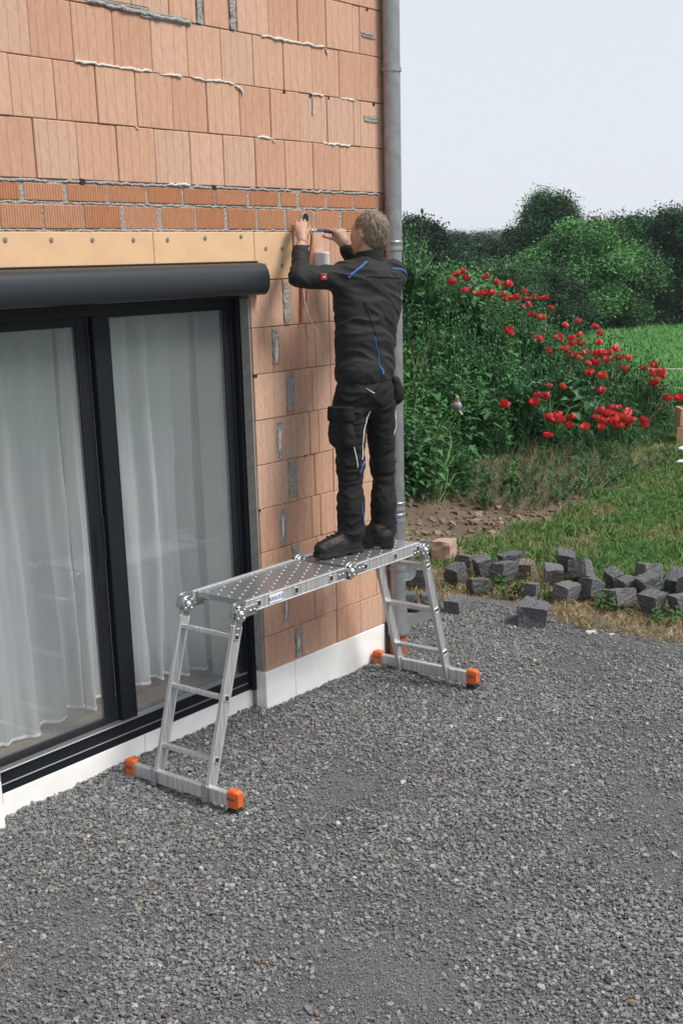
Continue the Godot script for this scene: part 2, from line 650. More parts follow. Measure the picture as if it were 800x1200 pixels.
func lay(parent: Node, called: String, x0: float, x1: float, y0: float, y1: float, kind: String, tones: int, joint := 0.003) -> void:
	var w := x1 - x0 - joint
	var h := y1 - y0 - joint
	if w < 0.01:
		return
	w = roundf(w * 250.0) / 250.0
	var o := part(called, cached_box(Vector3(w, h, 0.07), 0.0035), mats["%s_%d" % [kind, rng.randi() % tones]], parent, Vector3((x0 + x1) * 0.5, (y0 + y1) * 0.5, -0.035 + rng.randf_range(-0.0035, 0.0025)))
	o.rotation = Vector3(rng.randf_range(-0.006, 0.006), rng.randf_range(-0.008, 0.008), rng.randf_range(-0.003, 0.003))

func bead(parent: Node, pts: Array, width: float, mat_: String) -> void:   # squeezed-out adhesive lying on the joint
	var path := []
	var radii := []
	for k in pts.size() - 1:
		var a: Vector3 = pts[k]
		var b: Vector3 = pts[k + 1]
		var steps := maxi(3, int(a.distance_to(b) / 0.022))
		for j in steps:
			var q := a.lerp(b, float(j) / steps)
			q.y += rng.randf_range(-0.004, 0.004)
			path.append(q)
			radii.append(width * rng.randf_range(0.5, 1.15))
	radii[0] = width * 0.3
	radii[radii.size() - 1] = width * 0.3
	var m := Mesher.new()
	m.tube(path, radii, 6)
	part("mortar_bead", m.done(), mats[mat_], parent)

func smear(parent: Node, x0: float, x1: float, y0: float, y1: float, z := 0.004) -> void:   # a mortar fill with a ragged outline
	var m := Mesher.new()
	var rows := 9
	var L := []
	var R := []
	for j in rows:
		var y := lerpf(y0, y1, float(j) / (rows - 1))
		L.append(Vector3(x0 + rng.randf_range(-0.006, 0.010), y, z + rng.randf_range(-0.003, 0.002)))
		R.append(Vector3(x1 + rng.randf_range(-0.012, 0.007), y, z + rng.randf_range(-0.003, 0.002)))
	for j in rows - 1:
		var c0: Vector3 = (L[j] + R[j]) * 0.5 + Vector3(rng.randf_range(-0.006, 0.006), 0, rng.randf_range(-0.001, 0.004))
		var c1: Vector3 = (L[j + 1] + R[j + 1]) * 0.5 + Vector3(0, 0, rng.randf_range(-0.001, 0.004))
		m.quad(L[j], c0, c1, L[j + 1])
		m.quad(c0, R[j], R[j + 1], c1)
		var dz := Vector3(0, 0, -0.03)
		m.quad(L[j] + dz, L[j], L[j + 1], L[j + 1] + dz)
		m.quad(R[j], R[j] + dz, R[j + 1] + dz, R[j + 1])
	part("mortar_fill", m.done(), mats["mortar"], parent)

func build_house() -> void:
	rng.seed = 101
	var house := thing("brick_house", "unfinished house of bare terracotta blocks and orange bricks with a wide patio door", "house", Vector3.ZERO)
	# load-bearing core behind the facing of blocks; the door opening stays free
	var core := Mesher.new()
	var zf := -0.014
	for b in [[-2.0, 3.285, -0.3, 2.70], [5.185, 6.468, -0.3, 2.70], [-2.0, 6.468, 2.70, 6.2]]:
		core.box(Vector3((b[0] + b[1]) / 2, (b[2] + b[3]) / 2, (zf - 0.36) / 2), Vector3(b[1] - b[0], b[3] - b[2], 0.36 + zf))
	core.box(Vector3(4.235, 2.53, -0.24), Vector3(1.898, 0.338, 0.236))        # lintel above the door
	core.box(Vector3(4.235, -0.09, -0.28), Vector3(1.898, 0.42, 0.155))        # threshold footing
	var wall := part("wall", core.done(), mats["mortar"], house)
	# the rest of the house, all of block masonry
	var shell := Mesher.new()
	shell.box(Vector3(6.326, 2.95, -4.7), Vector3(0.28, 6.5, 8.676))
	shell.box(Vector3(-1.86, 2.95, -4.7), Vector3(0.28, 6.5, 8.676))
	shell.box(Vector3(2.233, 2.95, -8.9), Vector3(7.902, 6.5, 0.28))
	part("side_wall", shell.done(), mats["fired_clay_block_1"], house)
	var slab := Mesher.new()
	slab.box(Vector3(2.22, 6.35, -4.45), Vector3(9.1, 0.3, 9.4), Basis.IDENTITY, 0.02)
	part("roof", slab.done(), mats["concrete"], house)
	# upper courses
	var cuts := {
		2.9367: [3.814, 0.2440], 3.1867: [3.709, 0.2440], 3.4367: [3.837, 0.2430], 3.6867: [3.722, 0.2435], 3.9367: [3.845, 0.2435], 4.1867: [3.72, 0.2435]}
	for y in cuts:
		var x0: float = cuts[y][0] - 6 * cuts[y][1]
		var edges := []
		for k in 20:
			var x: float = x0 + k * cuts[y][1]
			if x < 6.20:
				edges.append(x)
		if edges[-1] > 6.13 and edges[-1] < 6.2:
			edges.append(edges[-1] + 0.069)
		edges.append(6.475)
		for k in edges.size() - 1:
			var cap_gap: bool = absf(y - 3.6867) < 0.01 and edges[k] > 4.6 and edges[k] < 4.95
			if cap_gap:
				lay(wall, "block", edges[k], edges[k + 1] - 0.06, y, y + 0.25, "fired_clay_block", 5)
				smear(wall, edges[k + 1] - 0.055, edges[k + 1] - 0.01, y + 0.005, y + 0.24)
			else:
				lay(wall, "block", edges[k], edges[k + 1], y, y + 0.25, "fired_clay_block", 5)
	# two courses of ribbed brick in thick mortar
	var bed := Mesher.new()
	bed.box(Vector3(2.235, 2.826, -0.02), Vector3(8.46, 0.216, 0.029))
	part("mortar_bed", bed.done(), mats["mortar"], wall)
	var e1 := [2.24, 2.489, 2.737, 2.984, 3.232, 3.479, 3.726, 3.97, 4.214, 4.472, 4.718, 4.957, 5.212, 5.472, 5.628, 5.876, 6.131, 6.382, 6.475]
	for k in e1.size() - 1:
		lay(wall, "brick", e1[k] + 0.005, e1[k + 1] - 0.006 * (rng.randi() % 3), 2.841, 2.923, "ribbed_brick", 3, 0.007)
	var e2 := [2.36, 2.606, 2.85, 3.10, 3.345, 3.588, 3.826, 4.065, 4.312, 4.558, 4.802, 5.038, 5.276, 5.517, 5.768, 6.017, 6.26, 6.475]
	for k in e2.size() - 1:
		lay(wall, "brick", e2[k] + 0.004, e2[k + 1] - 0.007 * (rng.randi() % 3), 2.7225, 2.832, "ribbed_brick", 3, 0.006)
	# masonry right of the door: even courses start with a whole block, odd ones with a cut block; a mortar-filled gap follows
	var even := [5.19, 5.462, 5.53, 5.70, 5.877, 6.12, 6.36, 6.475]
	var odd := [5.19, 5.358, 5.415, 5.66, 5.745, 5.878, 6.12, 6.30, 6.475]
	for k in 9:
		var y1 := 2.462 - 0.25 * k
		var y0 := maxf(y1 - 0.25, 0.2535)
		var row: Array = even if k % 2 == 0 else odd
		for j in row.size() - 1:
			if j == 1:
				var cut: float = rng.randf_range(0.0, 0.012)
				lay(wall, "block", row[1], row[2], y0, y1, "fired_clay_block", 5)
				smear(wall, row[1] + cut, row[2] - rng.randf_range(0.0, 0.016), y0 + 0.006 + rng.randf_range(0, 0.05), y1 - rng.randf_range(0.004, 0.03), 0.0068)
				if rng.randf() < 0.5:
					bead(wall, [Vector3(row[1] + 0.02, y0 + 0.06, 0.006), Vector3(row[1] + 0.03, y1 - 0.04, 0.006)], 0.011, "thin_bed_adhesive")
			else:
				lay(wall, "block", row[j], row[j + 1], y0, y1, "fired_clay_block", 5)
	var top := [5.575, 5.745, 5.90, 6.15, 6.36, 6.475]
	for j in top.size() - 1:
		lay(wall, "block", top[j], top[j + 1], 2.462, 2.7145, "fired_clay_block", 5)
	# left of the door
	for k in 9:
		var y1 := 2.462 - 0.25 * k
		var x := 3.28
		while x > 2.3:
			var w: float = 0.2435 if x < 3.2 or k % 2 else 0.13
			lay(wall, "block", x - w, x, maxf(y1 - 0.25, 0.2535), y1, "fired_clay_block", 5)
			x -= w
	# pale adhesive squeezed out of the bed joints, as on the upper courses
	for s in [[4.08, 3.44, 4.58], [4.60, 3.437, 4.78], [4.83, 3.437, 5.16], [5.30, 3.19, 5.45], [5.36, 3.688, 5.92], [5.86, 3.188, 6.14], [5.76, 3.44, 5.90], [6.02, 3.437, 6.2], [4.62, 2.936, 4.80]]:
		bead(wall, [Vector3(s[0], s[1], 0.001), Vector3((s[0] + s[2]) * 0.5, s[1] + rng.randf_range(-0.003, 0.003), 0.002), Vector3(s[2], s[1], 0.001)], 0.0075, "thin_bed_adhesive")
	bead(wall, [Vector3(5.14, 3.43, 0.003), Vector3(5.19, 3.41, 0.004), Vector3(5.20, 3.375, 0.003)], 0.009, "thin_bed_adhesive")
	bead(wall, [Vector3(5.90, 3.685, 0.003), Vector3(5.93, 3.64, 0.003)], 0.010, "thin_bed_adhesive")
	bead(wall, [Vector3(5.775, 3.43, 0.003), Vector3(5.778, 3.37, 0.004), Vector3(5.776, 3.31, 0.003)], 0.0075, "thin_bed_adhesive")
	bead(wall, [Vector3(4.42, 3.187, 0.002), Vector3(4.46, 3.175, 0.003)], 0.007, "thin_bed_adhesive")
	bead(wall, [Vector3(5.42, 3.185, 0.002), Vector3(5.445, 3.165, 0.003)], 0.011, "thin_bed_adhesive")
	# grey mortar patch at the top, thick joints of the brick courses
	smear(wall, 4.16, 4.56, 3.694, 3.72, 0.004)
	smear(wall, 4.5, 4.83, 3.672, 3.705, 0.005)
	bead(wall, [Vector3(4.18, 3.70, 0.003), Vector3(4.5, 3.69, 0.004), Vector3(4.86, 3.685, 0.003)], 0.013, "mortar")
	for s in [[3.3, 3.9], [3.95, 4.75], [4.8, 5.6], [5.65, 6.42]]:
		bead(wall, [Vector3(s[0], 2.929, -0.004), Vector3(s[1], 2.929, -0.005)], 0.0085, "mortar")
		bead(wall, [Vector3(s[0], 2.836, -0.006), Vector3(s[1], 2.836, -0.007)], 0.0065, "mortar")
		bead(wall, [Vector3(s[0], 2.718, -0.003), Vector3(s[1], 2.718, -0.004)], 0.0065, "mortar")
	# chipped corners and small holes in the blocks
	for s in [[5.205, 1.957, 0.016], [5.53, 3.428, 0.013], [5.76, 3.43, 0.010], [5.92, 3.43, 0.010], [5.195, 1.21, 0.006], [5.62, 1.462, 0.008], [4.07, 2.931, 0.02], [4.95, 2.93, 0.014], [6.30, 3.93, 0.012], [6.35, 3.43, 0.012]]:
		var ch := Mesher.new()
		var ol := []
		for i in 6:
			var an := TAU * i / 6.0
			ol.append(Vector2(cos(an) * 1.2, sin(an) * 0.8) * (s[2] as float) * rng.randf_range(0.6, 1.1))
		ch.prism(ol, Vector3(s[0], s[1], -0.01), Vector3(s[0], s[1], 0.0032), Vector3(1, 0, 0), Vector3(0, 1, 0))
		part("chipped_spot", ch.done(), mats["hole_dark"], wall)
	# thin patches of mortar smeared over the corner blocks
	for s in [[6.24, 6.37, 3.78, 3.81], [6.25, 6.40, 3.33, 3.36], [6.22, 6.36, 0.80, 0.84]]:
		smear(wall, s[0], s[1], s[2], s[3], 0.0035)
	# tan insulation boards over the door, held by screws with grey washers
	for b in [[2.2, 4.493, 2.465, 2.7125], [4.496, 5.238, 2.465, 2.7125], [5.241, 5.56, 2.465, 2.7125]]:
		var board := Mesher.new()
		board.box(Vector3.ZERO, Vector3(b[1] - b[0], b[3] - b[2], 0.11), Basis.IDENTITY, 0.003)
		var bd := part("insulation_board", board.done(), mats["tan_insulation"], house, Vector3((b[0] + b[1]) / 2, (b[2] + b[3]) / 2, -0.053))
		for s in [[3.10, 2.677], [3.36, 2.678], [3.604, 2.678], [3.859, 2.677], [4.102, 2.676], [4.361, 2.675], [4.59, 2.675], [4.86, 2.682], [5.135, 2.69], [5.331, 2.627], [5.467, 2.626], [5.318, 2.539], [5.462, 2.536]]:
			if s[0] > b[0] and s[0] < b[1]:
				var w := Mesher.new()
				w.disc(Vector3.ZERO, Vector3(0, 0, 1), 0.012, 0.006, 14, 0.002)
				w.disc(Vector3(0, 0, 0.003), Vector3(0, 0, 1), 0.006, 0.003, 8)
				part("screw", w.done(), mats["screw_washer"], bd, Vector3(s[0] - (b[0] + b[1]) / 2, s[1] - (b[2] + b[3]) / 2, 0.055 + 0.001))
	# white insulation along the foot of the wall
	for b in [[5.181, 5.45, 0.0], [5.453, 6.375, 0.0], [2.2, 3.289, 0.0]]:
		var pl := Mesher.new()
		pl.box(Vector3.ZERO, Vector3(b[1] - b[0], 0.55, 0.08), Basis.IDENTITY, 0.003)
		part("plinth_panel", pl.done(), mats["white_insulation"], house, Vector3((b[0] + b[1]) / 2, -0.023, -0.036))
	for b in [[3.291, 4.30], [4.303, 5.179]]:
		var pl := Mesher.new()
		pl.box(Vector3.ZERO, Vector3(b[1] - b[0], 0.43, 0.08), Basis.IDENTITY, 0.003)
		part("plinth_panel", pl.done(), mats["white_insulation"], house, Vector3((b[0] + b[1]) / 2, -0.083, -0.142))
	build_door(house)
	build_room(house)

func build_door(house: Node) -> void:
	var zf := -0.102
	# fixed outer frame
	var f := Mesher.new()
	f.box(Vector3(4.235, 0.190, zf - 0.035), Vector3(1.90, 0.112, 0.07), Basis.IDENTITY, 0.003)     # threshold
	f.box(Vector3(4.235, 2.352, zf - 0.035), Vector3(1.90, 0.055, 0.07), Basis.IDENTITY, 0.003)     # head
	f.box(Vector3(3.312, 1.285, zf - 0.035), Vector3(0.05, 2.076, 0.07), Basis.IDENTITY, 0.003)
	f.box(Vector3(5.158, 1.285, zf - 0.035), Vector3(0.05, 2.076, 0.07), Basis.IDENTITY, 0.003)
	var door := part("patio_door", f.done(), mats["anthracite"], house)
	var sill := Mesher.new()
	sill.box(Vector3(4.235, 0.249, zf - 0.014), Vector3(1.79, 0.008, 0.05), Basis.IDENTITY, 0.002)
	sill.box(Vector3(4.235, 0.182, zf + 0.004), Vector3(1.80, 0.006, 0.008), Basis.IDENTITY, 0.001)
	part("track", sill.done(), mats["dull_aluminium"], door)
	# x from, x to, depth of the profile in front, left stile, right stile, foot of the sash
	for s in [[3.338, 4.160, -0.040, 0.05, 0.070, "fixed_sash", 0.252], [4.164, 5.132, -0.006, 0.10, 0.036, "sliding_sash", 0.214]]:
		var m := Mesher.new()
		var z: float = zf + s[2] - 0.022
		var y0: float = s[6]
		var bot := 0.028
		var y1 := 2.326
		var head := 0.046 if s[5] == "fixed_sash" else 0.012
		var xa: float = s[0] + s[3]
		var xb: float = s[1] - s[4]
		m.box(Vector3((xa + xb) / 2, y0 + bot / 2, z), Vector3(xb - xa, bot, 0.044), Basis.IDENTITY, 0.003)
		m.box(Vector3((xa + xb) / 2, y1 - head / 2, z), Vector3(xb - xa, head, 0.044), Basis.IDENTITY, 0.003)
		m.box(Vector3((s[0] + xa) / 2, (y0 + y1) / 2, z), Vector3(s[3], y1 - y0, 0.044), Basis.IDENTITY, 0.004)
		m.box(Vector3((s[1] + xb) / 2, (y0 + y1) / 2, z), Vector3(s[4], y1 - y0, 0.044), Basis.IDENTITY, 0.004)
		part(s[5], m.done(), mats["anthracite"], door)
		var g := Mesher.new()
		g.box(Vector3((xa + xb) / 2, (y0 + bot + y1 - head) / 2, z - 0.002), Vector3(xb - xa + 0.012, y1 - head - y0 - bot + 0.012, 0.022))
		part("pane", g.done(), mats["window_glass"], door)
		var k := Mesher.new()
		var ym := (y0 + bot + y1 - head) / 2
		var hh := y1 - head - y0 - bot
		k.box(Vector3((xa + xb) / 2, y0 + bot + 0.0035, z + 0.0165), Vector3(xb - xa - 0.012, 0.007, 0.009))
		k.box(Vector3(xa + 0.003, ym, z + 0.0165), Vector3(0.006, hh, 0.009))
		k.box(Vector3(xb - 0.003, ym, z + 0.0165), Vector3(0.006, hh, 0.009))
		part("seal", k.done(), mats["seal_black"], door)
	# a slender pull on the meeting stile
	var h := Mesher.new()
	h.box(Vector3(4.118, 1.25, zf + 0.006), Vector3(0.016, 0.22, 0.012), Basis.IDENTITY, 0.004)
	part("handle", h.done(), mats["anthracite"], door)
	# reveal lining and guide rail
	var rv := Mesher.new()
	rv.box(Vector3(5.179, 1.327, -0.0345), Vector3(0.011, 2.09, 0.062), Basis.IDENTITY, 0.002)
	rv.box(Vector3(3.291, 1.252, -0.0345), Vector3(0.011, 2.236, 0.062), Basis.IDENTITY, 0.002)
	part("reveal_lining", rv.done(), mats["reveal_grey"], house)
	# roller shutter box: bulging profile in front of the wall
	var prof := [Vector2(0.0, 0.164), Vector2(0.0, 0.0), Vector2(0.052, 0.0), Vector2(0.072, 0.010), Vector2(0.086, 0.032), Vector2(0.092, 0.062), Vector2(0.092, 0.098), Vector2(0.084, 0.128), Vector2(0.068, 0.150), Vector2(0.045, 0.162), Vector2(0.02, 0.1665)]
	var rb := Mesher.new()
	rb.prism(prof, Vector3(2.7, 2.388, 0.004), Vector3(5.236, 2.388, 0.004), Vector3(0, 0, 1), Vector3(0, 1, 0), false, true)
	var box_ := part("roller_shutter_box", rb.done(), mats["shutter_coating"], house)
	var ec := Mesher.new()
	ec.prism(prof, Vector3(5.2365, 2.388, 0.004), Vector3(5.245, 2.388, 0.004), Vector3(0, 0, 1), Vector3(0, 1, 0))
	part("end_cap", ec.done(), mats["anthracite"], box_)
	var fl := Mesher.new()
	fl.box(Vector3(3.97, 2.559, 0.011), Vector3(2.55, 0.009, 0.016), Basis.IDENTITY, 0.002)
	part("flashing", fl.done(), mats["seal_black"], box_)
	var gr_ := Mesher.new()
	for x in [5.171, 3.299]:
		gr_.box(Vector3(x, 1.262, -0.085), Vector3(0.034, 2.255, 0.032), Basis.IDENTITY, 0.002)
	part("guide_rail", gr_.done(), mats["anthracite"], box_)
	var sl := Mesher.new()
	sl.box(Vector3(4.235, 2.377, -0.045), Vector3(1.836, 0.012, 0.012), Basis.IDENTITY, 0.003)
	part("bottom_slat", sl.done(), mats["seal_black"], box_)

func build_room(house: Node) -> void:
	var w := Mesher.new()
	w.box(Vector3(5.177, 1.26, -0.31), Vector3(0.013, 2.22, 0.20))          # right reveal inside
	w.box(Vector3(3.293, 1.26, -0.31), Vector3(0.013, 2.22, 0.20))
	w.box(Vector3(4.1, 2.66, -2.9), Vector3(4.1, 0.16, 4.9))            # ceiling
	w.box(Vector3(4.235, 1.3, -5.1), Vector3(4.2, 2.6, 0.1))               # far wall
	w.box(Vector3(2.1, 1.3, -2.7), Vector3(0.1, 2.6, 4.7))
	part("room_wall", w.done(), mats["plaster_white"], house)
	var sub := Mesher.new()
	sub.box(Vector3(4.0, 0.06, -2.6), Vector3(4.4, 0.20, 4.85))
	var fl := part("room_floor", sub.done(), mats["concrete"], house)
	var z := -0.215
	var k := 0
	while z > -2.6:
		var fb := Mesher.new()
		fb.box(Vector3.ZERO, Vector3(4.2, 0.014, 0.146), Basis.IDENTITY, 0.002)
		part("floor_board", fb.done(), mats["floor_board_a" if (k * 7) % 3 else "floor_board_b"], fl, Vector3(4.0, 0.168, z - 0.073))
		z -= 0.148
		k += 1
	# sheer curtains
	for s in [[2.75, 4.225, -0.50, "white sheer curtain behind the left pane, its hem lifted in a curve", 3], [4.262, 5.33, -0.52, "white sheer curtain filling the right pane next to the grey reveal", 9]]:
		var c := thing("curtain", s[3], "curtain", Vector3((s[0] + s[1]) / 2, 0.18, s[2]), 0.0, "sheer curtains inside the patio door")
		var m := Mesher.new()
		var hm := Mesher.new()
		var nx := 150
		var ny := 14
		var f := FastNoiseLite.new()
		f.seed = s[4]
		f.frequency = 1.0
		var pts := []
		for j in ny + 1:
			var row := []
			var t := float(j) / ny
			for i in nx + 1:
				var u: float = float(i) / nx
				var x: float = lerpf(s[0], s[1], u) - (s[0] + s[1]) / 2
				var g: float = x + 0.03 * f.get_noise_2d(x * 3.0, t * 1.5)
				var fold := 0.052 * sin(g * 36.0 + 1.5 * f.get_noise_2d(g * 2.2, 3.0)) * (0.7 + 0.8 * f.get_noise_2d(g * 3.1, 9.0)) + 0.045 * f.get_noise_2d(g * 3.6, t * 0.6 + 5.0)
				var hem_y := 0.035 + 0.030 * sin(g * 6.2 + s[4]) + 0.02 * f.get_noise_2d(g * 9.0, 20.0)
				row.append(Vector3(x + 0.012 * f.get_noise_2d(g * 7.0, t * 2.0 + 40.0), lerpf(maxf(hem_y, 0.006), 2.33, t), fold * (0.75 + 0.5 * (1.0 - t))))
			pts.append(row)
		for j in ny:
			for i in nx:
				var a: Vector3 = pts[j][i]
				var b: Vector3 = pts[j][i + 1]
				var d: Vector3 = pts[j + 1][i + 1]
				var e: Vector3 = pts[j + 1][i]
				var na := nrm(pts, j, i)
				var nb := nrm(pts, j, i + 1)
				var nd := nrm(pts, j + 1, i + 1)
				var ne := nrm(pts, j + 1, i)
				m.trin(a, b, d, na, nb, nd)
				m.trin(a, d, e, na, nd, ne)
		part("fabric", m.done(), mats["sheer_curtain"], c)
		for i in nx:
			var a: Vector3 = pts[0][i]
			var b: Vector3 = pts[0][i + 1]
			hm.quad(a + Vector3(0, -0.002, 0.002), b + Vector3(0, -0.002, 0.002), b + Vector3(0, 0.016, 0.002), a + Vector3(0, 0.016, 0.002))
		part("hem", hm.done(), mats["curtain_hem"], c)

func nrm(pts: Array, j: int, i: int) -> Vector3:
	var r: Array = pts[j]
	var dx: Vector3 = r[mini(i + 1, r.size() - 1)] - r[maxi(i - 1, 0)]
	var dy: Vector3 = pts[mini(j + 1, pts.size() - 1)][i] - pts[maxi(j - 1, 0)][i]
	return dx.cross(dy).normalized()

func build_downpipe() -> void:
	var d := thing("downpipe", "grey zinc downpipe running down the house corner into a terracotta-coloured ground pipe", "downpipe", Vector3(6.455, 0, 0.055))
	var up := Mesher.new()
	up.tube([Vector3(0, 0.98, 0), Vector3(0, 2.66, 0)], 0.05, 24)
	part("lower_pipe", up.done(), mats["zinc"], d)
	var u2 := Mesher.new()
	u2.tube([Vector3(0, 2.60, 0), Vector3(0, 6.1, 0)], 0.0525, 24)
	part("upper_pipe", u2.done(), mats["zinc"], d)
	for y in [2.63, 1.03, 0.955]:
		var s := Mesher.new()
		s.lathe([Vector2(0.0535, -0.03), Vector2(0.0565, -0.026), Vector2(0.0545, 0.0), Vector2(0.0575, 0.024), Vector2(0.0535, 0.03)], Vector3(0, y, 0), Vector3.UP, 24)
		part("sleeve", s.done(), mats["zinc"], d)
	var st := Mesher.new()
	st.lathe([Vector2(0.052, 0.30), Vector2(0.056, 0.31), Vector2(0.053, 0.33), Vector2(0.053, 0.96)], Vector3.ZERO, Vector3.UP, 24)
	part("stand_pipe", st.done(), mats["zinc"], d)
	var cone := Mesher.new()
	cone.lathe([Vector2(0.074, 0.175), Vector2(0.076, 0.19), Vector2(0.054, 0.40)], Vector3.ZERO, Vector3.UP, 24)
	part("cone_collar", cone.done(), mats["zinc"], d)
	var gp := Mesher.new()
	gp.lathe([Vector2(0.060, -0.2), Vector2(0.060, 0.17), Vector2(0.068, 0.175), Vector2(0.068, 0.198), Vector2(0.05, 0.2)], Vector3.ZERO, Vector3.UP, 24)
	part("ground_pipe", gp.done(), mats["terracotta_plastic"], d)
	# open rain flap
	var fp := Mesher.new()
	fp.lathe([Vector2(0.0, -0.004), Vector2(0.05, -0.004), Vector2(0.056, 0.004), Vector2(0.056, 0.010), Vector2(0.047, 0.008), Vector2(0.0, 0.004)], Vector3(0.085, 0.575, 0.02), Vector3(-0.75, 0.1, 0.62), 20)
	fp.tube([Vector3(0.045, 0.52, 0.02), Vector3(0.085, 0.525, 0.02)], 0.006, 6)
	part("flap", fp.done(), mats["zinc"], d)
	for y in [3.62, 0.62]:
		var br := Mesher.new()
		br.lathe([Vector2(0.0545, -0.012), Vector2(0.059, -0.012), Vector2(0.059, 0.012), Vector2(0.0545, 0.012)], Vector3(0, y, 0), Vector3.UP, 24)
		br.box(Vector3(-0.03, y, -0.085), Vector3(0.012, 0.012, 0.09))
		part("pipe_clip", br.done(), mats["zinc"], d)

func sheet(xs: Array, zs: Array, yf: Callable, cf: Callable) -> ArrayMesh:
	var m := Mesher.new()
	var P := []
	var C := []
	for x in xs:
		var row := []
		var rc := []
		for z in zs:
			row.append(Vector3(x, yf.call(x, z), z))
			rc.append(cf.call(x, z) if cf.is_valid() else Color.WHITE)
		P.append(row)
		C.append(rc)
	for i in xs.size() - 1:
		for j in zs.size() - 1:
			var q := [[i, j], [i, j + 1], [i + 1, j + 1], [i + 1, j]]
			var nn := []
			for k in q:
				var i0 := maxi(k[0] - 1, 0)
				var i1 := mini(k[0] + 1, xs.size() - 1)
				var j0 := maxi(k[1] - 1, 0)
				var j1 := mini(k[1] + 1, zs.size() - 1)
				nn.append((P[k[0]][j1] - P[k[0]][j0]).cross(P[i1][k[1]] - P[i0][k[1]]).normalized())
			for t in [[0, 1, 2], [0, 2, 3]]:
				var a: Array = q[t[0]]
				var b: Array = q[t[1]]
				var d: Array = q[t[2]]
				m.trin(P[a[0]][a[1]], P[b[0]][b[1]], P[d[0]][d[1]], nn[t[0]], nn[t[1]], nn[t[2]])
				m.c.append(C[a[0]][a[1]])
				m.c.append(C[d[0]][d[1]])
				m.c.append(C[b[0]][b[1]])
	m.tint = true
	return m.done()

func steps(a: float, b: float, d: float) -> Array:
	var out := []
	var n := int(round((b - a) / d))
	for i in n + 1:
		out.append(lerpf(a, b, float(i) / n))
	return out

func gravel_y(x: float, z: float) -> float:
	var y := noise_b.get_noise_2d(x * 1.1, z * 1.1) * 0.018 + noise_a.get_noise_2d(x, z) * 0.018 - 0.012
	y += 0.03 * smoothstep(0.5, 0.0, z)          # heaped a little against the house
	return y

func straw(x: float, z: float) -> float:      # how dry and tan the ground is
	var mm := mound(x, z)
	var litter := smoothstep(0.02, 0.05, mm) * smoothstep(0.30, 0.22, mm) * smoothstep(15.0, 13.6, x) * 0.85
	var band := smoothstep(7.55, 7.9, x) * smoothstep(9.0, 8.4, x + 0.3 * noise_a.get_noise_2d(x * 3.0, z * 3.0))
	return clampf(maxf(band, litter) + noise_a.get_noise_2d(x * 2.5 + 40.0, z * 2.5) * 1.3 + 0.22, 0.0, 1.0)

func bare(x: float, z: float) -> float:       # brown earth: the cut foot of the bank, the trodden strip behind the pipe
	var a := smoothstep(1.6, 0.4, Vector2((x - 10.9) * 0.5, (z + 2.05) * 1.15).length())
	var b := smoothstep(0.9, 0.2, absf(mound(x, z) - 0.12) * 5.0) * smoothstep(13.4, 11.0, x)
	return clampf(maxf(a, b * 0.85) + noise_b.get_noise_2d(x, z) * 0.3, 0.0, 1.0)

func build_ground() -> void:
	rng.seed = 202
	var grit := grey_noise(512, 0.16, 61, Color(0.35, 0.35, 0.36), Color(1, 1, 1), 4)
	textures["grit"] = grit
	var gm := tri(mat("gravel_bed", lin(0.335, 0.338, 0.352), 0.95), grit, 1.6, true, grit, 1.6)
	var white := func(_x, _z): return Color.WHITE
	var xs := [-14.0, -10.0, -7.0, -4.0, -2.0]
	xs.append_array(steps(-1.0, 8.0, 0.09))
	var zs := steps(-0.42, 5.0, 0.09)
	zs.append_array([6.0, 8.0, 11.0, 14.0, 18.0])
	var g := solo("gravel_yard", sheet(xs, zs, gravel_y, white), gm)
	tag(g, "", "", "", "structure")
	# verge, lawn and bank: colours are those of soil, straw and grass roots
	var em := tri(mat("earth", Color.WHITE, 0.95), grit, 1.1, true, grit, 2.0)
	em.vertex_color_use_as_albedo = true
	var vy := func(x, z): return verge_y(x, z) - 0.02 * smoothstep(8.0, 7.5, x) - 0.012
	var vc := func(x, z):
		var soil := Color(0.50, 0.39, 0.285).lerp(Color(0.30, 0.215, 0.15), clampf(0.5 + noise_b.get_noise_2d(x * 0.7, z * 0.7), 0, 1))
		var green := Color(0.085, 0.15, 0.045)
		var dry := Color(0.36, 0.28, 0.165)
		var c := green.lerp(dry, straw(x, z))
		return c.lerp(soil, bare(x, z))
	var v := solo("lawn", sheet(steps(7.5, 25.0, 0.16), steps(-11.5, 9.0, 0.16), vy, vc), em)
	tag(v, "", "", "", "structure")
	# wide fields all round, falling away gently, with wooded hills far off
	var fm := tri(mat("field_soil", Color.WHITE, 0.95), grit, 0.25)
	fm.vertex_color_use_as_albedo = true
	var m := Mesher.new()
	m.tint = true
	var radii := [9.0, 12.0, 16.0, 19.0, 22.0, 26.0, 32.0, 40.0, 50.0, 62.0, 78.0, 96.0, 112.0, 130.0, 150.0, 190.0, 240.0, 300.0, 360.0, 420.0, 520.0, 700.0]
	var seg := 96
	for i in radii.size() - 1:
		for k in seg:
			var q := []
			for e in [[i, k], [i, k + 1], [i + 1, k + 1], [i + 1, k]]:
				var an: float = TAU * e[1] / seg
				var p := Vector3(2.0 + radii[e[0]] * cos(an), 0, radii[e[0]] * sin(an))
				p.y = land(p.x, p.z) - 0.10 * smoothstep(40.0, 20.0, radii[e[0]]) + (0.4 * noise_a.get_noise_2d(p.x * 0.05, p.z * 0.05) if radii[e[0]] > 60.0 else 0.0)
				q.append(p)
			var far: float = radii[i]
			m.col = Color(0.10, 0.22, 0.065) if far < 120.0 else Color(0.05, 0.10, 0.035)
			m.oquad(q[0], q[1], q[2], q[3], Vector3.UP)
	var f := solo("field", m.done(), fm)
	tag(f, "", "", "", "structure")

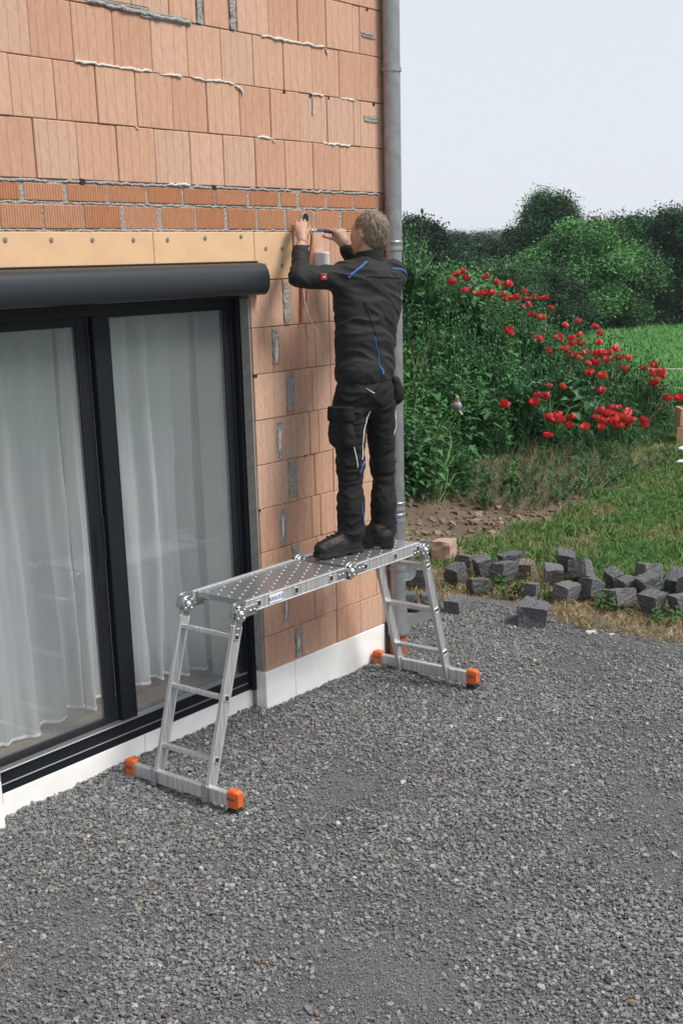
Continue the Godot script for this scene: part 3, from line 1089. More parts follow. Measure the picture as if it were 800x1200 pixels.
func chip_mesh(seed_: int, flat: float) -> ArrayMesh:     # a split slate chip: irregular outline, two broken faces, chamfered
	var r := RandomNumberGenerator.new()
	r.seed = seed_
	var m := Mesher.new()
	var n := r.randi_range(4, 6)
	var topp := []
	var bot := []
	var tilt := Vector2(r.randf_range(-0.15, 0.15), r.randf_range(-0.15, 0.15))
	for k in n:
		var a := TAU * (k + r.randf_range(-0.3, 0.3)) / n
		var rad := r.randf_range(0.6, 1.0)
		var p := Vector2(cos(a) * rad * 0.5, sin(a) * rad * 0.36)
		topp.append(Vector3(p.x * 0.82, flat * 0.5 + p.dot(tilt), p.y * 0.82))
		bot.append(Vector3(p.x, -flat * 0.5 + r.randf_range(-0.05, 0.05), p.y))
	for k in range(1, n - 1):
		m.otri(topp[0], topp[k], topp[k + 1], Vector3.UP)
	for k in n:
		var k2 := (k + 1) % n
		var o: Vector3 = topp[k] + topp[k2]
		m.oquad(bot[k], bot[k2], topp[k2], topp[k], Vector3(o.x, 0.05, o.z))
	return m.done()

func build_gravel() -> void:
	rng.seed = 303
	var gm := tri(mat("slate_chip", Color.WHITE, 0.78), textures["fine"], 14.0, false)
	gm.vertex_color_use_as_albedo = true
	var kinds := 5
	var places := []
	var colors := []
	for k in kinds:
		places.append([])
		colors.append(PackedColorArray())
	var cam := Vector2(0.0, 4.576)
	var tries := 430000
	for i in tries:
		var x := rng.randf_range(1.6, 8.05)
		var z := rng.randf_range(-0.22, 4.9)
		# only where a step to the side of the photograph could look
		var d := Vector2(x, z) - cam
		var an := atan2(-d.y, d.x)
		if an < deg_to_rad(3.0) or an > deg_to_rad(76.0):
			continue
		if z < -0.10 and x < 6.4 and (x > 5.2 or x < 3.28):
			continue
		if z < 0.006 and x > 5.2 and x < 6.36:
			continue
		if x > 7.55 + 0.35 * noise_b.get_noise_2d(z * 0.8, 5.0):
			if rng.randf() < smoothstep(7.4, 8.0, x):
				continue
		var patch := noise_a.get_noise_2d(x * 2.2 + 11.0, z * 2.2)      # stony here, fine and trodden there
		var coarse := clampf(0.6 + patch * 1.0 + 0.25 * smoothstep(1.4, 0.2, z), 0.0, 1.0)
		var fine_zone := smoothstep(3.0, 1.2, x - z * 0.35)
		coarse *= 1.0 - 0.5 * fine_zone
		if rng.randf() > 0.72 + 0.3 * coarse:
			continue
		var s := rng.randf_range(0.006, 0.012) + coarse * rng.randf_range(0.001, 0.010)
		if rng.randf() < 0.30 * coarse:
			s = rng.randf_range(0.018, 0.036)
		if rng.randf() < 0.012 * coarse:
			s = rng.randf_range(0.038, 0.052)
		var b := Basis.from_euler(Vector3(rng.randfn(0, 0.22), rng.randf() * TAU, rng.randfn(0, 0.22))).scaled_local(Vector3(s, s, s))
		var kind := rng.randi() % kinds
		places[kind].append(Transform3D(b, Vector3(x, gravel_y(x, z) + s * 0.12 + rng.randf_range(-0.002, 0.008), z)))
		var t := rng.randf()
		var v := rng.randf_range(0.11, 0.31)
		var c := Color(v * 0.955, v, v * 1.07)
		if t < 0.10:
			c = Color(v * 1.15, v * 1.08, v * 0.92)
		elif t < 0.13:
			c = Color(0.30, 0.30, 0.29) * rng.randf_range(0.7, 1.0)
		elif t < 0.136:
			c = Color(0.55, 0.54, 0.52)
		elif t < 0.142:
			c = Color(0.24, 0.15, 0.09)
		elif t < 0.35:
			c = Color(v, v, v) * 1.45
		if x > 6.4:
			c = c.lerp(Color(0.2, 0.19, 0.175), 0.35 * clampf(0.5 + noise_b.get_noise_2d(x, z), 0, 1))
		colors[kind].append(c)
	var holder := thing("gravel", "grey slate chippings spread over the yard in front of the house", "gravel")
	tag(holder, "", "", "", "stuff")
	for k in kinds:
		scatter("chippings", chip_mesh(900 + k, [0.13, 0.18, 0.24, 0.15, 0.32][k]), gm, places[k], colors[k], holder).set_meta("kind", "stuff")
	# a few pale lumps lying on the chippings
	var pale := tri(mat("pale_rubble", lin(0.6, 0.58, 0.55), 0.9), textures["fine"], 10.0, false)
	var spots := [[7.66, 0.86, 0.07, "flat white lump of plaster on the gravel beside the straw edge"], [7.70, 0.99, 0.045, "small white crumb of plaster beside the larger flat one"], [4.82, 1.22, 0.04, "pale stone standing out among the dark chippings below the platform"], [5.85, 1.18, 0.05, "white stone lying before the far ladder foot"]]
	for s in spots:
		var o := solo("pale_stone", rock_mesh(int(s[0] * 1000), Vector3(s[2], s[2] * 0.3, s[2] * 0.6), 0.2), pale, Vector3(s[0], gravel_y(s[0], s[1]) + s[2] * 0.16, s[1]))
		o.rotation.y = s[1] * 3.0
		tag(o, s[3], "stone", "pale stones on the gravel")

func rock_mesh(seed_: int, size: Vector3, rough: float) -> ArrayMesh:    # a hewn stone: jittered corners, split faces, worn edges
	var r := RandomNumberGenerator.new()
	r.seed = seed_
	var f := FastNoiseLite.new()
	f.seed = seed_
	f.frequency = 1.0
	var m := Mesher.new()
	var N := 5
	var jit := []
	for i in 8:
		jit.append(Vector3(r.randf_range(-1, 1), r.randf_range(-1, 1), r.randf_range(-1, 1)) * rough)
	var place := func(p: Vector3) -> Vector3:
		var q := Vector3.ZERO
		for i in 8:
			var s := Vector3(1 if i & 1 else -1, 1 if i & 2 else -1, 1 if i & 4 else -1)
			var w := (1 + s.x * p.x) * (1 + s.y * p.y) * (1 + s.z * p.z) / 8.0
			q += (s + jit[i]) * w
		var l := maxf(absf(p.x), maxf(absf(p.y), absf(p.z)))
		var edge := (absf(p.x) + absf(p.y) + absf(p.z)) / 3.0
		q *= 1.0 - 0.06 * smoothstep(0.8, 1.0, edge) * l
		q *= 1.0 + 0.13 * f.get_noise_3dv(p * 1.3) + 0.06 * f.get_noise_3dv(p * 4.0)
		return q * size * 0.5
	for ax in 3:
		for s in [-1.0, 1.0]:
			for i in N:
				for j in N:
					var q := []
					for e in [[i, j], [i + 1, j], [i + 1, j + 1], [i, j + 1]]:
						var p := Vector3.ZERO
						p[ax] = s
						p[(ax + 1) % 3] = -1.0 + 2.0 * e[0] / N
						p[(ax + 2) % 3] = -1.0 + 2.0 * e[1] / N
						q.append(place.call(p))
					var o := Vector3.ZERO
					o[ax] = s
					m.oquad(q[0], q[1], q[2], q[3], o)
	return m.done()

func build_stones() -> void:
	rng.seed = 404
	var tones := [tri(mat("basalt_a", lin(0.165, 0.172, 0.188), 0.85), textures["rough"], 3.0, false, textures["rough"], 0.8), tri(mat("basalt_b", lin(0.225, 0.228, 0.24), 0.85), textures["rough"], 3.4, false, textures["rough"], 0.8), tri(mat("basalt_brown", lin(0.30, 0.25, 0.20), 0.88), textures["rough"], 3.0, false, textures["rough"], 0.8), tri(mat("pink_concrete", lin(0.48, 0.33, 0.27), 0.9), textures["soft"], 4.0, false)]
	# x, z, sizes, height of the underside, tilt, tone, what sets it apart
	var S := [
		[8.08, -0.90, 0.24, 0.20, 0.19, 0.0, 0.05, 0, "dark cobble seen between the rungs of the far ladder leg, nearest the downpipe"],
		[8.30, -0.66, 0.15, 0.19, 0.16, 0.0, 0.1, 0, "tall narrow cobble just right of the ladder's top hinge"],
		[8.66, -0.80, 0.20, 0.12, 0.18, 0.05, -0.1, 1, "low grey cobble half hidden behind the tall one beside the ladder"],
		[8.17, -0.37, 0.20, 0.12, 0.16, 0.0, 0.0, 0, "wide low cobble in front of two taller ones right of the ladder"],
		[8.63, -0.60, 0.16, 0.18, 0.17, 0.0, 0.22, 1, "leaning pale-topped cobble behind the wide low one"],
		[8.53, -0.36, 0.20, 0.20, 0.19, 0.0, -0.08, 0, "biggest upright cobble of the left-hand heap, brown stone at its side"],
		[9.00, -0.56, 0.22, 0.13, 0.18, 0.03, 0.05, 0, "flat cobble lying highest at the back of the left-hand heap"],
		[8.71, -0.25, 0.15, 0.18, 0.16, 0.0, 0.12, 2, "brownish cobble at the right end of the left-hand heap"],
		[8.23, 0.06, 0.17, 0.15, 0.16, 0.0, 0.04, 1, "single cobble between the two heaps, a green weed at its left"],
		[7.68, 0.37, 0.21, 0.15, 0.17, -0.02, 0.18, 0, "lone pointed dark stone lying on the gravel edge"],
		[7.56, -0.63, 0.17, 0.12, 0.17, 0.0, 0.02, 0, "front-row cobble seen through the ladder, first from the house"],
		[7.59, -0.44, 0.19, 0.12, 0.17, 0.0, -0.03, 0, "front-row cobble seen through the ladder, second from the house"],
		[7.54, -0.18, 0.21, 0.15, 0.17, 0.0, 0.03, 1, "squared cobble ending the front row just right of the ladder leg"],
		[8.67, 0.02, 0.21, 0.17, 0.19, 0.0, 0.06, 1, "large pale-topped cobble at the left end of the right-hand heap"],
		[9.02, -0.06, 0.18, 0.17, 0.17, 0.04, 0.2, 0, "dark cobble peeping out behind the large pale-topped one"],
		[8.86, 0.17, 0.20, 0.20, 0.19, 0.02, -0.25, 1, "tilted light grey cobble showing a smooth upper face"],
		[8.34, 0.31, 0.20, 0.15, 0.18, 0.0, 0.03, 1, "cobble with a beige face in front of the tilted light one"],
		[8.48, 0.45, 0.16, 0.17, 0.17, 0.0, -0.1, 0, "cobble leaning against the beige-faced one, grass at its right"],
		[8.76, 0.50, 0.14, 0.20, 0.16, 0.0, 0.3, 0, "narrow cobble standing on edge in the middle of the right-hand heap"],
		[8.69, 0.64, 0.18, 0.18, 0.18, 0.0, 0.1, 0, "dark cobble behind the wide wedge-shaped one"],
		[9.04, 0.66, 0.20, 0.18, 0.18, 0.03, -0.15, 1, "rounded cobble topping the back of the right-hand heap"],
		[8.70, 0.82, 0.19, 0.13, 0.17, 0.08, 0.25, 1, "tilted slab-like cobble lying on its neighbours"],
		[8.40, 0.72, 0.25, 0.16, 0.19, 0.0, -0.12, 1, "wide wedge-shaped cobble with a pale top edge, front of the right-hand heap"],
		[8.93, 0.93, 0.18, 0.21, 0.18, 0.0, 0.35, 0, "cobble rearing up steeply behind the square ones"],
		[8.40, 0.98, 0.18, 0.17, 0.18, 0.0, 0.06, 0, "square-faced cobble right of the wide wedge-shaped one"],
		[8.84, 1.09, 0.19, 0.15, 0.18, 0.04, -0.2, 0, "cobble lying in the second layer near the edge of the picture"],
		[8.48, 1.18, 0.17, 0.16, 0.17, 0.0, 0.0, 1, "squared cobble with an even grey top, next to last at the right"],
		[8.36, 1.38, 0.20, 0.17, 0.19, 0.0, 0.08, 0, "last front cobble of the right-hand heap, cut off by the picture edge"],
		[8.92, 1.28, 0.20, 0.16, 0.18, 0.02, 0.18, 0, "last rear cobble of the right-hand heap, cut off by the picture edge"],
		[8.90, -1.16, 0.30, 0.22, 0.2, 0.0, 0.0, 3, "pinkish concrete block behind the ladder's top hinge"]]
	var i := 0
	for s in S:
		var o := solo("cobblestone" if s[7] != 3 else "concrete_block", rock_mesh(700 + i * 13, Vector3(s[2], s[3], s[4]) * 0.82, 0.25 if s[7] != 3 else 0.02), tones[s[7]])
		if i == 9:
			o.mesh = rock_mesh(5123, Vector3(0.25, 0.20, 0.2), 0.5)
		o.position = Vector3(s[0], verge_y(s[0], s[1]) + s[3] * 0.46 + s[5], s[1])
		o.rotation = Vector3(s[6] * 0.8 + rng.randf_range(-0.1, 0.1), rng.randf_range(-0.8, 0.8), s[6] * 1.3 + rng.randf_range(-0.08, 0.08))
		tag(o, s[8], "stone", "basalt cobbles along the edge of the lawn" if s[7] != 3 else "")
		i += 1

func rail(m: Mesher, a: Vector3, b: Vector3, width: float, thick: float, side: Vector3) -> void:   # hollow-looking stile: flat web with raised lips
	var along := (b - a).normalized()
	var across := along.cross(side).normalized()
	var basis := Basis(along, across, side)
	var mid := (a + b) * 0.5
	var l := a.distance_to(b)
	m.box(mid, Vector3(l, width - 0.008, thick * 0.7), basis, 0.002)
	for s in [-1.0, 1.0]:
		m.box(mid + across * s * (width * 0.5 - 0.004), Vector3(l, 0.008, thick), basis, 0.0025)

func hinge(parent: Node, c: Vector3, side: float, dir_a: Vector3, dir_b: Vector3) -> void:
	var m := Mesher.new()
	var z := Vector3(0, 0, 1)
	for k in [[-0.013, 0.042], [0.0, 0.050], [0.013, 0.042]]:
		m.disc(c + z * side * (k[0] as float), z, k[1], 0.011, 28, 0.002)
	for d in [dir_a, dir_b]:
		var across: Vector3 = (d as Vector3).cross(z).normalized()
		m.box(c + d * 0.072 + z * side * 0.002, Vector3(0.10, 0.054, 0.020), Basis(d, across, d.cross(across)), 0.004)
	if absf(dir_a.dot(dir_b)) < 0.9:      # bent fitting: an arc plate bridges leg and platform
		var mid: Vector3 = -(dir_a + dir_b).normalized()
		var a0 := atan2(mid.y, mid.x)
		var out := []
		for i in 9:
			var an := a0 - 1.05 + 2.1 * i / 8.0
			out.append(Vector2(cos(an), sin(an)) * 0.062)
		for i in 9:
			var an := a0 + 1.05 - 2.1 * i / 8.0
			out.append(Vector2(cos(an), sin(an)) * 0.036)
		m.prism(out, c - z * 0.012, c + z * 0.012, Vector3(1, 0, 0), Vector3(0, 1, 0))
	var o := part("hinge", m.done(), mats["cast_aluminium"], parent)
	var b := Mesher.new()
	for sd in [-1.0, 1.0]:
		b.disc(c + z * sd * 0.021, z, 0.016, 0.008, 16, 0.003)
		b.disc(c + z * sd * 0.026, z, 0.008, 0.008, 6, 0.002)
		for i in 4:
			var an := TAU * (i + 0.4) / 4.0
			b.disc(c + Vector3(cos(an), sin(an), 0) * 0.030 + z * sd * 0.0195, z, 0.0052, 0.006, 8, 0.001)
	for d in [dir_a, dir_b]:
		for t in [0.075, 0.105]:
			b.disc(c + d * t + z * side * 0.0135, z, 0.0055, 0.006, 8, 0.001)
	part("bolt", b.done(), mats["worn_dimple"], o)
	var hd := Mesher.new()
	for i in 3:
		var an := atan2(dir_a.y + dir_b.y, dir_a.x + dir_b.x) + PI + (i - 1) * 0.75
		hd.disc(c + Vector3(cos(an), sin(an), 0) * 0.043 + z * side * 0.008, z, 0.005, 0.0215, 8)
	part("locking_hole", hd.done(), mats["hole_dark"], o)

func build_ladder() -> void:
	rng.seed = 505
	mat("dimple_steel", lin(0.40, 0.41, 0.42), 0.5, 0.7)
	var O := Vector3(5.14, 0, 0.41)
	var l := thing("platform_ladder", "folding aluminium ladder set up as a work platform with orange feet", "ladder", O)
	var zo := 0.59 - O.z        # outer rail
	var zi := 0.235 - O.z       # inner rail, towards the house
	var alu: StandardMaterial3D = mats["aluminium"]
	var top := 0.93
	# hinge points
	var hn := Vector3(4.337 - O.x, 0.905, 0)
	var hm := Vector3(5.140 - O.x + 0.10, 0.925, 0)
	var hf := Vector3(5.958 - O.x, 0.905, 0)
	var fn := Vector3(4.055 - O.x, 0.02, 0)
	var ff := Vector3(6.235 - O.x, 0.02, 0)
	for s in [[zo, 1.0], [zi, -1.0]]:
		var z: float = s[0]
		var dz := Vector3(0, 0, z)
		for e in [[fn, hn], [ff, hf]]:
			var m := Mesher.new()
			var d: Vector3 = (e[1] - e[0]).normalized()
			rail(m, e[0] + dz, e[1] - d * 0.06 + dz, 0.062, 0.024, Vector3(0, 0, 1))
			part("leg_stile", m.done(), alu, l)
		for e in [[hn + Vector3(0.045, 0.021, 0), hm - Vector3(0.055, 0, 0)], [hm + Vector3(0.055, 0, 0), hf + Vector3(-0.045, 0.021, 0)]]:
			var m := Mesher.new()
			rail(m, e[0] + dz, e[1] + dz, 0.068, 0.024, Vector3(0, 0, 1))
			part("platform_stile", m.done(), alu, l)
		hinge(l, hn + dz, s[1], (fn - hn).normalized(), Vector3(1, 0, 0))
		hinge(l, hm + dz + Vector3(0, 0.004, 0), s[1], Vector3(-1, 0, 0), Vector3(1, 0, 0))
		hinge(l, hf + dz, s[1], (ff - hf).normalized(), Vector3(-1, 0, 0))
	# rungs of the two legs, pressed through the stiles
	for e in [[fn, hn], [ff, hf]]:
		for y in [0.212, 0.505, 0.795]:
			var t: float = (y - e[0].y) / (e[1].y - e[0].y)
			var p: Vector3 = e[0].lerp(e[1], t)
			var d: Vector3 = (e[1] - e[0]).normalized()
			var bs := Basis(d, Vector3(0, 0, 1).cross(d), Vector3(0, 0, 1))
			var m := Mesher.new()
			m.box(Vector3(p.x, p.y, (zo + zi) / 2), Vector3(0.026, 0.032, zo - zi - 0.012), bs, 0.004)
			for q in 4:
				m.box(Vector3(p.x, p.y, (zo + zi) / 2) + bs * Vector3(0.0135, -0.012 + 0.008 * q, 0), Vector3(0.002, 0.003, zo - zi - 0.02), bs)
			var r := part("rung", m.done(), alu, l)
			rung_end(r, Vector3(p.x, p.y, zo + 0.011), bs, 1.0)
			rung_end(r, Vector3(p.x, p.y, zi - 0.011), bs, -1.0)
	# rungs under the deck show only their ends
	for x in [4.475, 4.77, 5.06, 5.37, 5.655, 5.885]:
		var m := Mesher.new()
		m.box(Vector3(x - O.x, 0.925, (zo + zi) / 2), Vector3(0.03, 0.026, zo - zi - 0.012), Basis.IDENTITY, 0.004)
		var r := part("rung", m.done(), alu, l)
		rung_end(r, Vector3(x - O.x, 0.926, zo + 0.0115), Basis.IDENTITY, 1.0)
		rung_end(r, Vector3(x - O.x, 0.926, zi - 0.0115), Basis.IDENTITY, -1.0)
	# two perforated steel deck plates
	for e in [[4.402, 5.225], [5.245, 5.945]]:
		var m := Mesher.new()
		var cx: float = (e[0] + e[1]) / 2 - O.x
		var w: float = e[1] - e[0]
		var zc := (zo + zi) / 2
		m.box(Vector3(cx, 0.9465, zc), Vector3(w, 0.003, zo - zi - 0.026), Basis.IDENTITY, 0.001)
		for sx in [-1.0, 1.0]:
			m.box(Vector3(cx + sx * (w / 2 - 0.0015), 0.936, zc), Vector3(0.003, 0.024, zo - zi - 0.028))
		for sz in [-1.0, 1.0]:
			m.box(Vector3(cx, 0.951, zc + sz * ((zo - zi) / 2 - 0.0165)), Vector3(w, 0.008, 0.005), Basis.IDENTITY, 0.001)
		var dk := part("deck_plate", m.done(), mats["galvanised_plate"], l)
		var dm := Mesher.new()
		var nx := int(w / 0.062)
		for i in nx:
			for j in 4:
				var px: float = e[0] - O.x + 0.04 + (w - 0.08) * i / (nx - 1)
				var pz := zc + (j - 1.5) * 0.073 + (0.018 if i % 2 else -0.018)
				dm.lathe([Vector2(0.0090, 0.0), Vector2(0.0068, 0.0024), Vector2(0.0046, 0.0028), Vector2(0.0036, 0.001)], Vector3(px, 0.948, pz), Vector3.UP, 10)
				dm.disc(Vector3(px, 0.9487, pz), Vector3.UP, 0.0036, 0.0012, 8)
		part("tread_dimple", dm.done(), mats["dimple_steel"], dk).set_meta("kind", "stuff")
	# cross bars with orange feet
	for e in [[fn, -1.0], [ff, 1.0]]:
		var m := Mesher.new()
		var p: Vector3 = e[0]
		m.box(Vector3(p.x - e[1] * 0.002, 0.063, 0.0), Vector3(0.036, 0.070, 0.665), Basis.IDENTITY, 0.004)
		var bar := part("base_bar", m.done(), alu, l)
		for z in [zo, zi]:
			var pl := Mesher.new()
			pl.box(Vector3(p.x - 0.0255, 0.066, z), Vector3(0.012, 0.09, 0.034), Basis.IDENTITY, 0.002)
			pl.disc(Vector3(p.x - 0.033, 0.05, z), Vector3(1, 0, 0), 0.007, 0.006, 6, 0.001)
			part("bracket", pl.done(), mats["cast_aluminium"], bar)
		for s in [-1.0, 1.0]:
			var c := Mesher.new()
			c.box(Vector3(p.x - e[1] * 0.002, 0.070, s * 0.352), Vector3(0.050, 0.095, 0.062), Basis.IDENTITY, 0.008)
			c.box(Vector3(p.x - e[1] * 0.002, 0.072, s * 0.386), Vector3(0.042, 0.075, 0.012), Basis.IDENTITY, 0.004)
			c.box(Vector3(p.x - e[1] * 0.002 - 0.0255, 0.075, s * 0.352), Vector3(0.004, 0.055, 0.042), Basis.IDENTITY, 0.0015)
			var cap := part("foot_cap", c.done(), mats["orange_plastic"], bar)
			var rb := Mesher.new()
			rb.box(Vector3(p.x - e[1] * 0.002, 0.012, s * 0.354), Vector3(0.056, 0.026, 0.066), Basis.IDENTITY, 0.005)
			part("rubber_foot", rb.done(), mats["black_rubber"], cap)
			var tm := text_mesh("KRAUSE", 0.0105, true)
			var tx := part("lettering", tm, mats["dark_print"], cap, Vector3(p.x - e[1] * 0.002 - 0.0282, 0.076, s * 0.352), Basis(Vector3(0, 0, 1), Vector3(0, 1, 0), Vector3(-1, 0, 0)))
			tx.scale = Vector3(1, 1.3, 1)
	var rd := Mesher.new()
	rd.box(Vector3(fn.x, 0.018, -0.312), Vector3(0.03, 0.018, 0.022), Basis.IDENTITY, 0.004)
	part("red_clip", rd.done(), mats["red_plastic"], l)
	# white sticker with blue lettering on the outer rail
	var stick := Mesher.new()
	stick.box(Vector3(4.605 - O.x, 0.929, zo + 0.0132), Vector3(0.105, 0.046, 0.0012))
	var sk := part("sticker", stick.done(), mats["white_sticker"], l)
	part("lettering", text_mesh("KRAUSE", 0.021, true), mats["blue_print"], sk, Vector3(4.605 - O.x, 0.927, zo + 0.0142))

func text_mesh(t: String, cap_height: float, bold: bool) -> TextMesh:
	var tm := TextMesh.new()
	var f := SystemFont.new()
	f.font_names = PackedStringArray(["Droid Sans"])
	f.font_weight = 700 if bold else 400
	tm.font = f
	tm.text = t
	tm.font_size = 32
	tm.pixel_size = cap_height / 23.0
	tm.depth = 0.0008
	return tm

func rung_end(parent: Node, p: Vector3, bs: Basis, s: float) -> void:
	var m := Mesher.new()
	for k in [[0.013, 0.0, 0.004, 0.034], [-0.013, 0.0, 0.004, 0.034], [0.0, 0.015, 0.030, 0.004], [0.0, -0.015, 0.030, 0.004]]:
		m.box(p + bs * Vector3(k[0], k[1], 0), Vector3(k[2], k[3], 0.006), bs, 0.001)
	part("rim", m.done(), mats["worn_dimple"], parent)
	var h := Mesher.new()
	h.box(p - Vector3(0, 0, s * 0.001), Vector3(0.023, 0.027, 0.005), bs)
	part("rung_hole", h.done(), mats["hole_dark"], parent)

# joints of the man, in metres (world)
var J := {
	"pelvis": Vector3(5.625, 1.84, 0.43), "waist": Vector3(5.62, 1.96, 0.43), "chest": Vector3(5.685, 2.30, 0.415), "neck": Vector3(5.725, 2.535, 0.395), "head": Vector3(5.764, 2.692, 0.375),
	"shoulder_l": Vector3(5.560, 2.468, 0.335), "elbow_l": Vector3(5.322, 2.472, 0.235), "wrist_l": Vector3(5.490, 2.685, 0.125),
	"shoulder_r": Vector3(5.872, 2.468, 0.462), "elbow_r": Vector3(5.945, 2.36, 0.235), "wrist_r": Vector3(5.812, 2.643, 0.172),
	"hip_l": Vector3(5.525, 1.80, 0.40), "knee_l": Vector3(5.525, 1.455, 0.395), "ankle_l": Vector3(5.505, 1.085, 0.405),
	"hip_r": Vector3(5.722, 1.80, 0.455), "knee_r": Vector3(5.766, 1.425, 0.445), "ankle_r": Vector3(5.752, 1.06, 0.455)}
const DECK := 0.9535

func facing_basis(deg: float) -> Basis:      # z of the basis points out of the chest; 0 = along -z
	var a := deg_to_rad(deg)
	var f := Vector3(sin(a), 0, -cos(a))
	return Basis(f.cross(Vector3.UP) * -1.0, Vector3.UP, f)      # x = his left

func build_person() -> void:
	rng.seed = 606
	var O := Vector3(5.62, DECK, 0.43)
	var man := thing("person", "man in black work clothes standing on the ladder platform, arms raised to the wall", "person", O)
	var skin := mat("skin", lin(0.56, 0.345, 0.25), 0.55)
	skin.subsurf_scatter_enabled = true
	skin.subsurf_scatter_strength = 0.12
	tri(skin, textures["fine"], 9.0, true, textures["fine"], 0.12)
	var weave := grey_noise(256, 0.22, 71, Color(0.7, 0.7, 0.7), Color(1, 1, 1), 3)
	var jm := tri(mat("black_softshell", lin(0.0135, 0.0145, 0.0165), 0.8), weave, 6.0, true, textures["fine"], 0.15)
	jm.rim_enabled = true
	jm.rim = 0.06
	jm.rim_tint = 0.6
	var tm := tri(mat("black_canvas", lin(0.0075, 0.0075, 0.0085), 0.85), weave, 7.0, true, textures["fine"], 0.2)
	tm.rim_enabled = true
	tm.rim = 0.05
	tm.rim_tint = 0.6
	var pm := tri(mat("pocket_canvas", lin(0.006, 0.006, 0.0065), 0.9), weave, 7.0, true)
	mat("blue_trim", lin(0.03, 0.15, 0.42), 0.6)
	mat("reflective_piping", lin(0.62, 0.63, 0.65), 0.5)
	mat("red_patch", lin(0.42, 0.02, 0.03), 0.6)
	tri(mat("boot_leather", lin(0.007, 0.0068, 0.0068), 0.6), weave, 9.0, true, textures["fine"], 0.2)
	mat("boot_sole", lin(0.014, 0.0135, 0.013), 0.75)
	# ---- body: one continuous skin surface under the clothes; head and hands on finer grids in the same mesh
	var body := Mesher.new()
	var b := Field.new()
	b.ball(Vector3(5.69, 2.30, 0.415), Vector3(0.165, 0.22, 0.105), facing_basis(22), 0.05)
	b.ball(Vector3(5.63, 1.98, 0.43), Vector3(0.15, 0.18, 0.10), facing_basis(12), 0.06)
	b.ball(J.pelvis, Vector3(0.13, 0.10, 0.085), facing_basis(5), 0.06)
	b.cap(J.shoulder_l, J.elbow_l, 0.048, 0.038, 0.04)
	b.cap(J.elbow_l, J.wrist_l, 0.036, 0.027, 0.02)
	b.cap(J.shoulder_r, J.elbow_r, 0.048, 0.038, 0.04)
	b.cap(J.elbow_r, J.wrist_r, 0.036, 0.027, 0.02)
	b.cap(J.hip_l, J.knee_l, 0.064, 0.046, 0.04)
	b.cap(J.knee_l, J.ankle_l, 0.044, 0.030, 0.03)
	b.cap(J.hip_r, J.knee_r, 0.064, 0.046, 0.04)
	b.cap(J.knee_r, J.ankle_r, 0.044, 0.030, 0.03)
	b.cap(J.ankle_l, Vector3(5.44, 1.015, 0.38), 0.030, 0.022, 0.03)
	b.cap(J.ankle_r, Vector3(5.70, 1.015, 0.42), 0.030, 0.022, 0.03)
	b.cap(Vector3(5.725, 2.45, 0.395), Vector3(5.75, 2.63, 0.385), 0.062, 0.055, 0.05)
	b.mesh_into(body, Vector3(5.15, 0.93, 0.02), Vector3(6.08, 2.64, 0.62), 0.014, O)
	var hd := head_field()
	hd.mesh_into(body, J.head - Vector3(0.14, 0.19, 0.16), J.head + Vector3(0.14, 0.16, 0.16), 0.0045, O)
	var hl := hand_l()
	hl.mesh_into(body, Vector3(5.44, 2.62, 0.0), Vector3(5.68, 2.86, 0.18), 0.0036, O)
	var hr := hand_r()
	hr.mesh_into(body, Vector3(5.70, 2.58, 0.06), Vector3(5.89, 2.76, 0.24), 0.0036, O)
	part("body", body.done(), skin, man)
	build_hair(man, hd, O)
	# ---- jacket
	var j := Field.new()
	j.wr = noise_fold
	j.amp = 0.0105
	j.ridged = true
	j.turn = Basis(Vector3(0.5, 0.2, 0.8).normalized(), 0.6)
	j.squash = Vector3(3.2, 9.5, 3.2)
	j.ball(Vector3(5.70, 2.335, 0.405), Vector3(0.205, 0.215, 0.135), facing_basis(24), 0.06)
	j.ball(Vector3(5.655, 2.12, 0.42), Vector3(0.185, 0.22, 0.132), facing_basis(18), 0.07)
	j.ball(Vector3(5.63, 1.955, 0.43), Vector3(0.182, 0.13, 0.140), facing_basis(12), 0.06)
	j.cap(Vector3(5.60, 2.478, 0.352), Vector3(5.84, 2.478, 0.448), 0.070, 0.070, 0.07)
	j.cap(Vector3(5.71, 2.46, 0.41), Vector3(5.73, 2.52, 0.40), 0.095, 0.075, 0.06)
	j.cap(J.shoulder_l, J.elbow_l, 0.071, 0.053, 0.05)
	j.cap(J.elbow_l, J.elbow_l.lerp(J.wrist_l, 0.92), 0.053, 0.042, 0.02)
	j.cap(J.shoulder_r, J.elbow_r, 0.073, 0.060, 0.05)
	j.cap(J.elbow_r, J.elbow_r.lerp(J.wrist_r, 0.90), 0.059, 0.044, 0.025)
	j.cuts.append([Vector3(5.62, 1.905, 0.43), Vector3(0.02, -1, 0.05).normalized()])
	var dl: Vector3 = (J.wrist_l - J.elbow_l).normalized()
	var jc := Mesher.new()
	j.mesh_into(jc, Vector3(5.20, 1.86, 0.06), Vector3(6.05, 2.63, 0.66), 0.0085, O)
	var jk := part("jacket", jc.done(), jm, man)
	# collar: a low standing band round the neck
	var col := Mesher.new()
	var cb := facing_basis(24)
